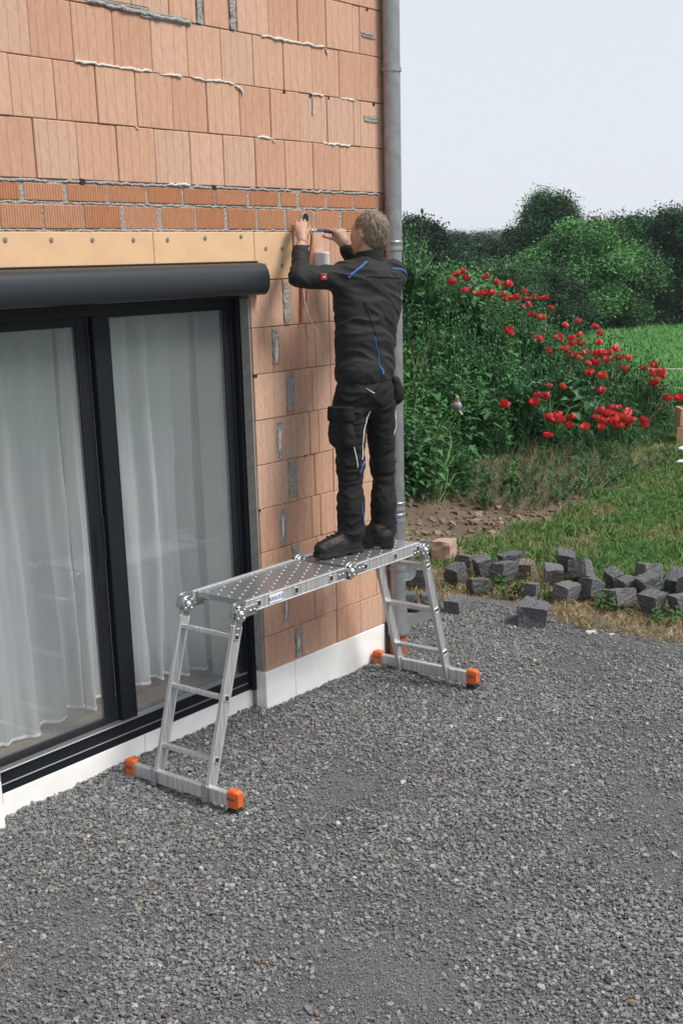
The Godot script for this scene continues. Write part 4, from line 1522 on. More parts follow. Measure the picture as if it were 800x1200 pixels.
	for ring in 2:
		var pts := []
		for k in 29:
			var a := TAU * k / 28.0
			var back := 0.5 - 0.5 * cos(a)
			var rr := Vector2(0.083, 0.088)
			pts.append([Vector3(5.733, 2.505, 0.395) + cb * Vector3(sin(a) * rr.x, 0.0, cos(a) * rr.y), Vector3(5.746, 2.578 + 0.030 * back, 0.386) + cb * Vector3(sin(a) * (rr.x - 0.004), 0.0, cos(a) * (rr.y - 0.004))])
		for k in 28:
			var q0: Vector3 = pts[k][0] - O
			var q1: Vector3 = pts[k + 1][0] - O
			var q2: Vector3 = pts[k + 1][1] - O
			var q3: Vector3 = pts[k][1] - O
			var ax := Vector3(5.738, 2.53, 0.391) - O
			var shrink := func(q: Vector3): return q - Vector3(q.x - ax.x, 0, q.z - ax.z).normalized() * 0.009
			if ring == 0:
				var na := Vector3(q0.x - ax.x, 0, q0.z - ax.z).normalized()
				var nb := Vector3(q1.x - ax.x, 0, q1.z - ax.z).normalized()
				if (q1 - q0).cross(q2 - q0).dot(na) > 0.0:
					col.trin(q0, q1, q2, na, nb, nb)
					col.trin(q0, q2, q3, na, nb, na)
				else:
					col.trin(q0, q2, q1, na, nb, nb)
					col.trin(q0, q3, q2, na, na, nb)
			else:
				col.oquad(shrink.call(q0), shrink.call(q1), shrink.call(q2), shrink.call(q3), -(q0 - ax) * Vector3(1, 0, 1))
				col.oquad(q3, q2, shrink.call(q2), shrink.call(q3), Vector3.UP)
	part("collar", col.done(), jm, jk)
	# seams and trims lie on the cloth
	strip(jk, "blue_stripe", j, [Vector3(5.495, 2.480, 0.44), Vector3(5.572, 2.509, 0.44), Vector3(5.645, 2.530, 0.44)], 0.0125, "blue_trim", O)
	strip(jk, "blue_stripe", j, [Vector3(5.785, 2.516, 0.52), Vector3(5.856, 2.500, 0.52), Vector3(5.905, 2.470, 0.52)], 0.011, "blue_trim", O)
	strip(jk, "blue_stripe", j, [Vector3(5.555, 2.16, 0.60), Vector3(5.575, 2.08, 0.60), Vector3(5.595, 2.01, 0.60)], 0.0085, "blue_trim", O)
	strip(jk, "blue_stripe", j, [Vector3(5.597, 2.005, 0.60), Vector3(5.603, 1.96, 0.60)], 0.014, "blue_trim", O)
	strip(jk, "seam", j, [Vector3(5.54, 2.50, 0.56), Vector3(5.62, 2.485, 0.60), Vector3(5.72, 2.48, 0.62), Vector3(5.82, 2.47, 0.64)], 0.005, "pocket_canvas", O)
	strip(jk, "seam", j, [Vector3(5.50, 2.36, 0.55), Vector3(5.56, 2.22, 0.58), Vector3(5.60, 2.02, 0.60)], 0.004, "pocket_canvas", O)
	# small red arm patch with a white mark
	var pc := j.onto(Vector3(5.405, 2.475, 0.335))
	var pn := j.grad(pc)
	var px := Vector3.UP.cross(pn).normalized()
	var pb := Basis(px, pn.cross(px), pn)
	var pt := Mesher.new()
	pt.box(Vector3.ZERO, Vector3(0.036, 0.034, 0.004), Basis.IDENTITY, 0.0015)
	var pa := part("arm_patch", pt.done(), mats["red_patch"], jk, pc - O + pn * 0.002, pb)
	var wm := Mesher.new()
	wm.ball(Vector3(0.0015, -0.0035, 0.0015), Vector3(0.0075, 0.0050, 0.0025), 5, 8)
	wm.tube([Vector3(0.006, -0.001, 0.002), Vector3(0.0075, 0.007, 0.002), Vector3(0.0015, 0.0095, 0.002)], 0.0016, 5)
	wm.tube([Vector3(-0.004, -0.006, 0.002), Vector3(-0.009, -0.001, 0.002)], 0.0018, 5)
	part("emblem", wm.done(), mats["reflective_piping"], pa)
	# ---- trousers
	var t := Field.new()
	t.wr = noise_fold
	t.amp = 0.0085
	t.ridged = true
	t.turn = Basis(Vector3(0.5, 0.1, 0.8).normalized(), -0.45)
	t.squash = Vector3(5.0, 12.0, 5.0)
	t.ball(Vector3(5.625, 1.86, 0.43), Vector3(0.178, 0.125, 0.138), facing_basis(8), 0.06)
	t.cap(J.hip_l + Vector3(0.0, -0.04, 0.0), J.knee_l, 0.100, 0.075, 0.045)
	t.cap(J.knee_l, J.ankle_l + Vector3(0, 0.14, 0), 0.073, 0.064, 0.04)
	t.cap(J.ankle_l + Vector3(0, 0.16, 0), J.ankle_l + Vector3(0.0, 0.0, 0), 0.070, 0.078, 0.05)
	t.cap(J.hip_r + Vector3(0.0, -0.04, 0.0), J.knee_r, 0.095, 0.065, 0.045)
	t.cap(J.knee_r, J.ankle_r + Vector3(0, 0.14, 0), 0.065, 0.059, 0.04)
	t.cap(J.ankle_r + Vector3(0, 0.16, 0), J.ankle_r, 0.066, 0.078, 0.05)
	t.cuts.append([Vector3(5.6, 1.015, 0.43), Vector3(0, -1, 0)])
	t.cuts.append([Vector3(5.6, 1.935, 0.43), Vector3(0, 1, 0)])
	var tr := Mesher.new()
	t.mesh_into(tr, Vector3(5.36, 0.99, 0.22), Vector3(5.88, 1.96, 0.64), 0.009, O)
	var ts := part("trousers", tr.done(), tm, man)
	# cargo pocket on the outer side of the left thigh, belt and pouch
	var pk := Field.new()
	pk.wr = noise_fold
	pk.amp = 0.010
	pk.squash = Vector3(9, 12, 9)
	pk.cap(Vector3(5.435, 1.735, 0.37), Vector3(5.437, 1.60, 0.37), 0.038, 0.041, 0.03)
	pk.cap(Vector3(5.450, 1.735, 0.43), Vector3(5.452, 1.60, 0.43), 0.040, 0.044, 0.04)
	pk.cuts.append([Vector3(5.4, 1.548, 0.4), Vector3(0, -1, 0)])
	pk.cuts.append([Vector3(5.4, 1.778, 0.4), Vector3(0, 1, 0)])
	var pkm := Mesher.new()
	pk.mesh_into(pkm, Vector3(5.34, 1.52, 0.27), Vector3(5.55, 1.81, 0.53), 0.008, O)
	var pko := part("cargo_pocket", pkm.done(), tm, ts)
	var flap := Field.new()
	flap.wr = noise_fold
	flap.amp = 0.008
	flap.squash = Vector3(8, 10, 8)
	flap.cap(Vector3(5.432, 1.77, 0.368), Vector3(5.434, 1.715, 0.366), 0.042, 0.045, 0.02)
	flap.cap(Vector3(5.449, 1.77, 0.432), Vector3(5.450, 1.715, 0.434), 0.044, 0.047, 0.03)
	flap.cuts.append([Vector3(5.4, 1.708, 0.4), Vector3(0, -1, 0)])
	flap.cuts.append([Vector3(5.4, 1.788, 0.4), Vector3(0, 1, 0)])
	var flm := Mesher.new()
	flap.mesh_into(flm, Vector3(5.34, 1.69, 0.27), Vector3(5.55, 1.81, 0.53), 0.008, O)
	part("pocket_flap", flm.done(), pm, pko)
	var pouch := Field.new()
	pouch.wr = noise_fold
	pouch.amp = 0.008
	pouch.squash = Vector3(12, 12, 12)
	pouch.cap(Vector3(5.775, 1.895, 0.525), Vector3(5.79, 1.815, 0.53), 0.036, 0.046, 0.02)
	var pom := Mesher.new()
	pouch.mesh_into(pom, Vector3(5.70, 1.73, 0.45), Vector3(5.87, 1.96, 0.61), 0.008, O)
	part("hip_pouch", pom.done(), pm, ts)
	for s in [
		[[Vector3(5.545, 1.70, 0.62), Vector3(5.535, 1.63, 0.62), Vector3(5.520, 1.585, 0.62), Vector3(5.535, 1.54, 0.62), Vector3(5.522, 1.49, 0.62)], 0.010, "reflective_piping"],
		[[Vector3(5.425, 1.56, 0.52), Vector3(5.452, 1.51, 0.53), Vector3(5.462, 1.45, 0.53)], 0.007, "reflective_piping"],
		[[Vector3(5.80, 1.735, 0.58), Vector3(5.795, 1.66, 0.58), Vector3(5.79, 1.60, 0.58)], 0.005, "reflective_piping"],
		[[Vector3(5.83, 1.77, 0.56), Vector3(5.83, 1.70, 0.56)], 0.010, "reflective_piping"],
		[[Vector3(5.47, 1.90, 0.58), Vector3(5.52, 1.87, 0.60)], 0.006, "reflective_piping"],
		[[Vector3(5.575, 1.475, 0.60), Vector3(5.525, 1.455, 0.62), Vector3(5.475, 1.405, 0.60)], 0.008, "blue_trim"],
		[[Vector3(5.80, 1.46, 0.56), Vector3(5.83, 1.44, 0.53)], 0.008, "blue_trim"],
		[[Vector3(5.50, 1.255, 0.60), Vector3(5.525, 1.17, 0.60), Vector3(5.57, 1.11, 0.57)], 0.008, "blue_trim"],
		[[Vector3(5.78, 1.14, 0.58), Vector3(5.79, 1.09, 0.56)], 0.007, "blue_trim"]]:
		strip(ts, "piping" if s[2] == "reflective_piping" else "blue_stripe", t, s[0], s[1], s[2], O)
	var belt := Mesher.new()
	var bb := facing_basis(10)
	var loop := []
	for k in 25:
		var a := TAU * k / 24.0
		loop.append(t.onto(Vector3(5.625, 1.908, 0.43) + bb * Vector3(sin(a) * 0.16, 0, cos(a) * 0.125)) + bb * Vector3(sin(a), 0, cos(a)) * 0.003 - O)
	for k in 24:
		var up := Vector3(0, 0.018, 0)
		belt.oquad(loop[k] - up, loop[k + 1] - up, loop[k + 1] + up, loop[k] + up, loop[k] - Vector3(0, loop[k].y, 0))
	part("belt", belt.done(), pm, ts)
	build_boot(man, Vector3(5.575, DECK, 0.418), Vector3(5.262, DECK, 0.328), J.ankle_l, O)
	build_boot(man, Vector3(5.752, DECK, 0.525), Vector3(5.60, DECK, 0.270), J.ankle_r, O)
	build_tester(O)

func strip(parent: Node, called: String, f: Field, pts: Array, width: float, m: String, O: Vector3) -> void:   # a band of cloth sewn on along a line
	var eye := Vector3(-0.79, 0.1, 0.61)
	var path := []
	for k in pts.size() - 1:
		for s in 5:
			path.append((pts[k] as Vector3).lerp(pts[k + 1], s / 5.0))
	path.append(pts[-1])
	var on := []
	for p in path:
		on.append(f.onto(p))
	for k in 3:
		var sm := on.duplicate()
		for i in range(1, on.size() - 1):
			sm[i] = (on[i - 1] + on[i] * 2.0 + on[i + 1]) / 4.0
		on = sm
	for i in on.size():
		var d := f.at(on[i])
		if d < 0.0:
			on[i] += f.grad(on[i]) * (-d)
	var me := Mesher.new()
	for i in on.size() - 1:
		var a: Vector3 = on[i]
		var c: Vector3 = on[i + 1]
		var ta: Vector3 = (on[mini(i + 1, on.size() - 1)] - on[maxi(i - 1, 0)]).normalized()
		var tc: Vector3 = (on[mini(i + 2, on.size() - 1)] - on[i]).normalized()
		var na := f.grad(a)
		var nc := f.grad(c)
		var sa := ta.cross(na).normalized() * width * 0.5
		var sc := tc.cross(nc).normalized() * width * 0.5
		var l := 0.004
		var q := [a + sa + na * l * 0.6 - O, c + sc + nc * l * 0.6 - O, c + nc * l * 1.5 - O, a + na * l * 1.5 - O, c - sc + nc * l * 0.6 - O, a - sa + na * l * 0.6 - O]
		me.oquad(q[0], q[1], q[2], q[3], na)
		me.oquad(q[3], q[2], q[4], q[5], na)
	part(called, me.done(), mats[m], parent)

func build_boot(man: Node, heel: Vector3, toe: Vector3, ankle: Vector3, O: Vector3) -> void:
	var d := (toe - heel).normalized()
	var f := Field.new()
	f.wr = noise_fold
	f.amp = 0.005
	f.squash = Vector3(14, 20, 14)
	var up := Vector3.UP
	f.cap(heel + d * 0.045 + up * 0.055, heel + d * 0.16 + up * 0.055, 0.039, 0.042, 0.03)
	f.cap(heel + d * 0.15 + up * 0.052, toe - d * 0.052 + up * 0.050, 0.044, 0.046, 0.03)
	f.cap(heel + d * 0.10 + up * 0.09, toe - d * 0.10 + up * 0.065, 0.046, 0.046, 0.03)
	f.cap(heel + d * 0.055 + up * 0.07, ankle + up * 0.03, 0.046, 0.056, 0.04)
	f.cap(heel + d * 0.085 + up * 0.10, ankle + d * 0.02 + up * 0.02, 0.05, 0.05, 0.04)
	f.cuts.append([heel + up * 0.022, -up])
	f.cuts.append([ankle + up * 0.045, up])
	var m := Mesher.new()
	var lo := Vector3(minf(heel.x, toe.x), DECK, minf(heel.z, toe.z)) - Vector3(0.07, 0, 0.07)
	var hi := Vector3(maxf(maxf(heel.x, toe.x), ankle.x), ankle.y + 0.06, maxf(maxf(heel.z, toe.z), ankle.z)) + Vector3(0.07, 0, 0.07)
	f.mesh_into(m, lo, hi, 0.007, O)
	var bo := part("boot", m.done(), mats["boot_leather"], man)
	# sole: outline swept down to the deck, with a heel
	var side := d.cross(up)
	var out := []
	for e in [[-0.002, 0.024], [0.012, 0.036], [0.07, 0.039], [0.14, 0.038], [0.22, 0.047], [0.275, 0.046], [0.312, 0.030], [0.325, 0.0]]:
		out.append(Vector2(e[0], e[1]))
	for e in [[0.312, -0.030], [0.275, -0.046], [0.22, -0.047], [0.14, -0.038], [0.07, -0.039], [0.012, -0.036], [-0.002, -0.024]]:
		out.append(Vector2(e[0], e[1]))
	var so := Mesher.new()
	var L := heel.distance_to(toe) / 0.325
	var sc := []
	for p in out:
		sc.append(Vector2(p.x * L, p.y))
	so.prism(sc, heel + up * 0.010 - O, heel + up * 0.034 - O, d, side)
	var hl := []
	for p in sc:
		hl.append(Vector2(minf(p.x, 0.085 * L), p.y))
	so.prism([Vector2(0, 0.030), Vector2(0.085 * L, 0.036), Vector2(0.085 * L, -0.036), Vector2(0, -0.030)], heel + up * 0.001 - O, heel + up * 0.0105 - O, d, side)
	so.prism([Vector2(0.13 * L, 0.036), Vector2(0.29 * L, 0.042), Vector2(0.29 * L, -0.042), Vector2(0.13 * L, -0.036)], heel + up * 0.001 - O, heel + up * 0.0105 - O, d, side)
	part("sole", so.done(), mats["boot_sole"], bo)
	var la := Mesher.new()
	for k in 4:
		var p := f.onto(heel + d * (0.14 + 0.028 * k) + up * (0.15 - 0.016 * k))
		la.tube([p + side * 0.022 - O, p + up * 0.004 - O, p - side * 0.022 - O], 0.0035, 5)
	part("lace", la.done(), mats["boot_sole"], bo)

func head_field() -> Field:
	var f := Field.new()
	var h: Vector3 = J.head
	var B := facing_basis(4.0)
	B = B * Basis(Vector3(1, 0, 0), deg_to_rad(-7.0))
	var P := func(x: float, y: float, z: float) -> Vector3: return h + B * Vector3(x, y, z)     # x his left, y up, z forward
	f.ball(P.call(0, 0.025, -0.012), Vector3(0.074, 0.090, 0.094), B, 0.03)
	f.ball(P.call(0, -0.035, 0.025), Vector3(0.060, 0.080, 0.066), B, 0.04)
	f.ball(P.call(0, -0.088, 0.055), Vector3(0.030, 0.024, 0.026), B, 0.035)
	f.cap(P.call(0.0, -0.03, -0.03), P.call(-0.005, -0.17, -0.035), 0.058, 0.058, 0.03)
	for s in [-1.0, 1.0]:
		f.ball(P.call(0.048 * s, -0.022, 0.055), Vector3(0.022, 0.026, 0.026), B, 0.03)       # cheek
		f.cap(P.call(0.014 * s, 0.022, 0.086), P.call(0.045 * s, 0.022, 0.072), 0.009, 0.009, 0.018)    # brow
		f.ball(P.call(0.033 * s, 0.003, 0.074), Vector3(0.013, 0.010, 0.010), B, 0.004)       # eyeball under its lid
		f.ball(P.call(0.040 * s, -0.065, 0.02), Vector3(0.028, 0.036, 0.045), B, 0.03)        # jaw
		# ear: rim, lobe, hollow
		f.cap(P.call(0.074 * s, -0.046, -0.006), P.call(0.080 * s, -0.012, -0.016), 0.0075, 0.008, 0.01)
		f.cap(P.call(0.080 * s, -0.012, -0.016), P.call(0.078 * s, 0.008, -0.008), 0.008, 0.007, 0.008)
		f.cap(P.call(0.078 * s, 0.008, -0.008), P.call(0.073 * s, 0.004, 0.006), 0.007, 0.005, 0.008)
		f.cap(P.call(0.072 * s, -0.016, 0.002), P.call(0.073 * s, -0.038, 0.002), 0.006, 0.006, 0.008)
		f.cap(P.call(0.015 * s, -0.028, 0.100), P.call(0.010 * s, -0.030, 0.093), 0.008, 0.006, 0.008)
	f.cap(P.call(0, 0.010, 0.090), P.call(0, -0.026, 0.108), 0.009, 0.012, 0.015)           # nose
	f.cap(P.call(-0.020, -0.056, 0.088), P.call(0.020, -0.056, 0.088), 0.0065, 0.0065, 0.010)
	f.cap(P.call(-0.016, -0.067, 0.087), P.call(0.016, -0.067, 0.087), 0.0065, 0.0065, 0.010)
	return f

func build_hair(man: Node, hd: Field, O: Vector3) -> void:
	var h: Vector3 = J.head
	var B := facing_basis(4.0)
	B = B * Basis(Vector3(1, 0, 0), deg_to_rad(-7.0))
	var hm := tri(mat("greying_brown_hair", lin(0.215, 0.165, 0.118), 0.6), textures["fine"], 14.0)
	hm.uv1_scale = Vector3(50, 8, 50)
	var f := Field.new()
	f.wr = noise_fold
	f.amp = 0.006
	f.squash = Vector3(45, 22, 45)
	f.ball(h + B * Vector3(0, 0.030, -0.016), Vector3(0.0795, 0.092, 0.099), B, 0.02)
	f.ball(h + B * Vector3(0, -0.025, -0.050), Vector3(0.068, 0.068, 0.062), B, 0.03)
	# hairline: open at the face, round the ears, short at the nape
	f.cuts.append([h + B * Vector3(0, 0.035, 0.050), (B * Vector3(0, -0.75, 0.66)).normalized()])
	f.cuts.append([h + B * Vector3(0, -0.080, -0.05), (B * Vector3(0, -1, 0.25)).normalized()])
	f.cuts.append([h + B * Vector3(0, 0.0, 0.068), B * Vector3(0, 0, 1)])
	var m := Mesher.new()
	f.mesh_into(m, h - Vector3(0.13, 0.14, 0.15), h + Vector3(0.13, 0.14, 0.15), 0.0045, O)
	# short strands over it
	var r := RandomNumberGenerator.new()
	r.seed = 8
	var st := Mesher.new()
	st.tint = true
	for i in 3800:
		var u := Vector3(r.randfn(0, 1), r.randfn(0, 1) + 0.25, r.randfn(0, 1) - 0.5).normalized()
		var p := h + B * Vector3(u.x * 0.082, 0.022 + u.y * 0.098, -0.02 + u.z * 0.102)
		p = f.onto(p)
		if absf(f.at(p)) > 0.003:
			continue
		var n := f.grad(p)
		var crown := h + B * Vector3(0.012, 0.10, -0.075)
		var flow := (p - crown)
		flow = (flow - n * flow.dot(n)).normalized() + n * r.randf_range(0.1, 0.4) + Vector3(r.randfn(0, 0.12), r.randfn(0, 0.12), r.randfn(0, 0.12))
		var tip := p + flow.normalized() * r.randf_range(0.010, 0.022)
		var w := flow.cross(n).normalized() * 0.0010
		var g := r.randf()
		st.col = Color(0.19, 0.145, 0.10) if g < 0.5 else (Color(0.29, 0.235, 0.175) if g < 0.88 else Color(0.42, 0.37, 0.31))
		st.trin(p - w - O, p + w - O, tip - O, n, n, n)
	var sm := mat("hair_strands", Color.WHITE, 0.5)
	sm.vertex_color_use_as_albedo = true
	var ho := part("hair", m.done(), hm, man)
	part("strands", st.done(), sm, ho).set_meta("kind", "stuff")
	for s in [-1.0, 1.0]:
		var e := Mesher.new()
		e.ball(h + B * Vector3(0.033 * s, 0.003, 0.0785) - O, Vector3(0.0098, 0.0062, 0.0072), 6, 10, B)
		var eye := part("eye", e.done(), mats["white_sticker"], man)
		var ir := Mesher.new()
		ir.ball(h + B * Vector3(0.032 * s, 0.003, 0.0845) - O, Vector3(0.0042, 0.0042, 0.0018), 5, 8, B)
		part("iris", ir.done(), mats["dark_print"], eye)
		var br := Mesher.new()
		br.tube([h + B * Vector3(0.014 * s, 0.026, 0.096) - O, h + B * Vector3(0.032 * s, 0.032, 0.090) - O, h + B * Vector3(0.050 * s, 0.026, 0.074) - O], [0.003, 0.0035, 0.002], 5)
		part("eyebrow", br.done(), hm, man)

func finger(f: Field, base: Vector3, dir: Vector3, curl: Vector3, lens: Array, bends: Array, r: float) -> Vector3:   # three bones, bent towards curl
	var p := base
	var d := dir.normalized()
	var axis := d.cross(curl).normalized()
	for i in 3:
		d = d.rotated(axis, deg_to_rad(bends[i]))
		var q: Vector3 = p + d * lens[i]
		f.cap(p, q, r * (1.0 - 0.09 * i), r * (0.92 - 0.1 * i), 0.004)
		p = q
	return p

func hand_l() -> Field:      # left hand, raised flat against the wall and holding the socket ring
	var f := Field.new()
	var w: Vector3 = J.wrist_l
	var fw := Vector3(0.42, 0.78, -0.46).normalized()      # along the hand
	var back := Vector3(-0.62, 0.25, 0.72)                 # out of the back of the hand
	back = (back - fw * back.dot(fw)).normalized()
	var s := fw.cross(back).normalized()                   # towards the thumb
	if s.x < 0.0:
		s = -s
	f.cap(w - fw * 0.03, w + fw * 0.02, 0.028, 0.029, 0.02)
	f.cap(w + fw * 0.02 + s * 0.012, w + fw * 0.082 + s * 0.026, 0.020, 0.0165, 0.018)
	f.cap(w + fw * 0.02 - s * 0.010, w + fw * 0.076 - s * 0.022, 0.020, 0.0155, 0.018)
	f.cap(w + fw * 0.025, w + fw * 0.082 + s * 0.003, 0.021, 0.0165, 0.018)
	var L := [[0.042, 0.026, 0.020], [0.046, 0.029, 0.021], [0.043, 0.027, 0.020], [0.034, 0.021, 0.018]]
	var bend := [[30, 34, 20], [24, 40, 26], [28, 44, 28], [36, 42, 26]]
	for i in 4:
		finger(f, w + fw * (0.088 - 0.005 * i * i * 0.5) + s * (0.030 - 0.0195 * i), fw + s * (0.10 - 0.09 * i), -back, L[i], bend[i], 0.0092 - (0.001 if i == 3 else 0.0))
	f.cap(w + fw * 0.018 + s * 0.02 - back * 0.006, w + fw * 0.048 + s * 0.038 - back * 0.018, 0.017, 0.013, 0.014)
	finger(f, w + fw * 0.046 + s * 0.037 - back * 0.016, fw * 0.75 + s * 0.5 - back * 0.35, -s, [0.034, 0.028, 0.012], [2, 18, 8], 0.0105)
	return f

var grip_r := {}

func hand_r() -> Field:      # right hand, fist round the tester handle, index finger stretched along it
	var f := Field.new()
	var w: Vector3 = J.wrist_r
	var fw := Vector3(-0.22, 0.93, -0.22).normalized()
	var tool := Vector3(-0.90, 0.12, -0.28).normalized()         # the tester points left to the ring
	var back := fw.cross(tool).normalized()
	if back.z < 0.0:
		back = -back
	var s := fw.cross(back).normalized()
	if s.dot(tool) < 0.0:
		s = -s
	f.cap(w - fw * 0.05, w + fw * 0.015, 0.027, 0.028, 0.02)
	f.cap(w + fw * 0.015 + s * 0.012, w + fw * 0.070 + s * 0.026, 0.020, 0.017, 0.018)
	f.cap(w + fw * 0.015 - s * 0.010, w + fw * 0.064 - s * 0.022, 0.020, 0.016, 0.018)
	f.cap(w + fw * 0.02, w + fw * 0.070 + s * 0.003, 0.021, 0.017, 0.018)
	var L := [[0.042, 0.026, 0.020], [0.044, 0.028, 0.020], [0.041, 0.026, 0.019], [0.033, 0.021, 0.017]]
	var bend := [[48, 30, 14], [62, 72, 40], [68, 78, 42], [74, 78, 42]]
	for i in 4:
		finger(f, w + fw * (0.075 - 0.0025 * i * i) + s * (0.030 - 0.0195 * i), fw + s * (0.55 if i == 0 else 0.05 - 0.06 * i), -back, L[i], bend[i], 0.0092 - (0.001 if i == 3 else 0.0))
	f.cap(w + fw * 0.012 + s * 0.018 - back * 0.008, w + fw * 0.042 + s * 0.034 - back * 0.024, 0.017, 0.013, 0.014)
	finger(f, w + fw * 0.040 + s * 0.033 - back * 0.022, fw * 0.55 + s * 0.75 - back * 0.2, -back, [0.034, 0.028, 0.010], [4, 10, 4], 0.0105)
	grip_r = {"c": w + fw * 0.071 + s * 0.004 - back * 0.034 + tool * 0.034, "d": tool}
	return f

func build_tester(_O: Vector3) -> void:
	var c: Vector3 = grip_r.c
	var d: Vector3 = grip_r.d
	var t := thing("screwdriver", "slim dark blue handled screwdriver held in the man's right hand", "screwdriver", c)
	var m := Mesher.new()
	m.lathe([Vector2(0.0, -0.075), Vector2(0.007, -0.075), Vector2(0.0095, -0.066), Vector2(0.0085, -0.01), Vector2(0.0095, 0.02), Vector2(0.0105, 0.045), Vector2(0.0060, 0.052), Vector2(0.0055, 0.060)], Vector3.ZERO, d, 10)
	part("handle", m.done(), mat("dark_blue_plastic", lin(0.015, 0.03, 0.085), 0.35), t)
	var n := Mesher.new()
	n.lathe([Vector2(0.0052, 0.060), Vector2(0.0052, 0.092), Vector2(0.003, 0.095)], Vector3.ZERO, d, 10)
	part("collar", n.done(), mat("bright_blue_plastic", lin(0.03, 0.10, 0.45), 0.35), t)
	var s := Mesher.new()
	s.lathe([Vector2(0.0021, 0.094), Vector2(0.0021, 0.128), Vector2(0.0008, 0.134)], Vector3.ZERO, d, 8)
	part("shaft", s.done(), mats["worn_dimple"], t)

func build_wall_fittings() -> void:
	rng.seed = 707
	# white surface box
	var jb := thing("junction_box", "small white junction box fixed on the wall in front of the man's chest", "junction box", Vector3(5.80, 2.556, 0.0))
	var m := Mesher.new()
	m.box(Vector3(0, 0, 0.016), Vector3(0.094, 0.094, 0.034), Basis.IDENTITY, 0.004)
	var white := tri(mat("white_plastic", lin(0.88, 0.885, 0.89), 0.45), textures["fine"], 8.0)
	part("case", m.done(), white, jb)
	var lid := Mesher.new()
	lid.box(Vector3(0, 0, 0.037), Vector3(0.088, 0.088, 0.010), Basis.IDENTITY, 0.004)
	for s in [[-1, -1], [1, 1]]:
		lid.disc(Vector3(0.034 * s[0], 0.034 * s[1], 0.043), Vector3(0, 0, 1), 0.004, 0.002, 8)
	part("lid", lid.done(), white, jb)
	# round grey flush ring at his fingertips
	var ring := thing("socket_ring", "round grey flush socket ring in the brick at the man's fingertips", "socket", Vector3(5.672, 2.782, 0.0))
	var rm := Mesher.new()
	rm.lathe([Vector2(0.026, 0.002), Vector2(0.028, 0.010), Vector2(0.034, 0.012), Vector2(0.037, 0.008), Vector2(0.037, -0.004)], Vector3.ZERO, Vector3(0, 0, 1), 22)
	part("rim", rm.done(), mat("grey_plastic", lin(0.30, 0.31, 0.32), 0.5), ring)
	var bm := Mesher.new()
	bm.disc(Vector3(0, 0, 0.004), Vector3(0, 0, 1), 0.028, 0.006, 20)
	part("back", bm.done(), mats["hole_dark"], ring)
	# cables
	mat("copper_brown", lin(0.42, 0.13, 0.055), 0.5)
	var c1 := Mesher.new()
	c1.tube(curve([Vector3(5.662, 2.762, 0.022), Vector3(5.635, 2.70, 0.05), Vector3(5.625, 2.62, 0.03), Vector3(5.618, 2.50, 0.016), Vector3(5.612, 2.36, 0.014), Vector3(5.60, 2.22, 0.012)]), 0.0075, 8)
	tag(solo("cable", c1.done(), mats["copper_brown"]), "thick brown cable hanging from the socket ring down behind the man's arm", "cable")
	var c2 := Mesher.new()
	c2.tube(curve([Vector3(5.678, 2.758, 0.022), Vector3(5.668, 2.69, 0.05), Vector3(5.672, 2.60, 0.035), Vector3(5.665, 2.47, 0.02), Vector3(5.645, 2.33, 0.016)]), 0.006, 8)
	tag(solo("cable", c2.done(), mats["copper_brown"]), "thinner brown cable hanging between the thick brown one and the junction box", "cable")
	var c3 := Mesher.new()
	c3.tube(curve([Vector3(5.640, 2.52, 0.012), Vector3(5.625, 2.42, 0.016), Vector3(5.63, 2.32, 0.02), Vector3(5.665, 2.23, 0.03), Vector3(5.715, 2.165, 0.035)]), 0.0045, 8)
	tag(solo("cable", c3.done(), white), "loose white cable end curling out below the man's elbow", "cable")

func curve(pts: Array) -> Array:
	var c := Curve3D.new()
	for i in pts.size():
		var a: Vector3 = pts[maxi(i - 1, 0)]
		var b: Vector3 = pts[mini(i + 1, pts.size() - 1)]
		c.add_point(pts[i], -(b - a) / 6.0, (b - a) / 6.0)
	var out := []
	var l := c.get_baked_length()
	var n := maxi(8, int(l / 0.02))
	for i in n + 1:
		out.append(c.sample_baked(l * i / n, true))
	return out

func blade_tuft(seed_: int, count: int, h: float, spread: float, width: float, lean: float) -> ArrayMesh:    # a tuft of bent grass blades
	var r := RandomNumberGenerator.new()
	r.seed = seed_
	var m := Mesher.new()
	m.tint = true
	for i in count:
		var a := r.randf() * TAU
		var base := Vector3(cos(a), 0, sin(a)) * spread * sqrt(r.randf())
		var b := r.randf() * TAU
		var out := Vector3(cos(b), 0, sin(b))
		var side := Vector3(-out.z, 0, out.x) * width * r.randf_range(0.7, 1.2)
		var hh := h * r.randf_range(0.55, 1.1)
		var l := lean * r.randf_range(0.3, 1.4)
		var mid := base + Vector3.UP * hh * 0.62 + out * hh * l * 0.3
		var tip := base + Vector3.UP * hh * (1.0 - 0.25 * l) + out * hh * l * 0.95
		var t := r.randf_range(0.75, 1.2)
		m.col = Color(t, t * r.randf_range(0.95, 1.05), t * 0.95)
		var nn := (out * -0.5 + Vector3.UP * 0.6).normalized()
		m.trin(base - side, base + side, mid + side * 0.8, nn, nn, nn)
		m.trin(base - side, mid + side * 0.8, mid - side * 0.8, nn, nn, nn)
		m.trin(mid - side * 0.8, mid + side * 0.8, tip, nn, nn, nn)
	return m.done()

func leaf(m: Mesher, p: Vector3, d: Vector3, up: Vector3, l: float, w: float, droop: float) -> void:       # folded leaf of six faces
	var s := d.cross(up).normalized() * w * 0.5
	var n := s.cross(d).normalized()
	var a := p
	var b := p + d * l * 0.45 + n * l * 0.05
	var c := p + d * l - Vector3.UP * droop * l
	var bl := b + s + n * w * 0.12
	var br := b - s + n * w * 0.12
	m.tri(a, br, b)
	m.tri(a, b, bl)
	m.tri(b, br, c)
	m.tri(bl, b, c)

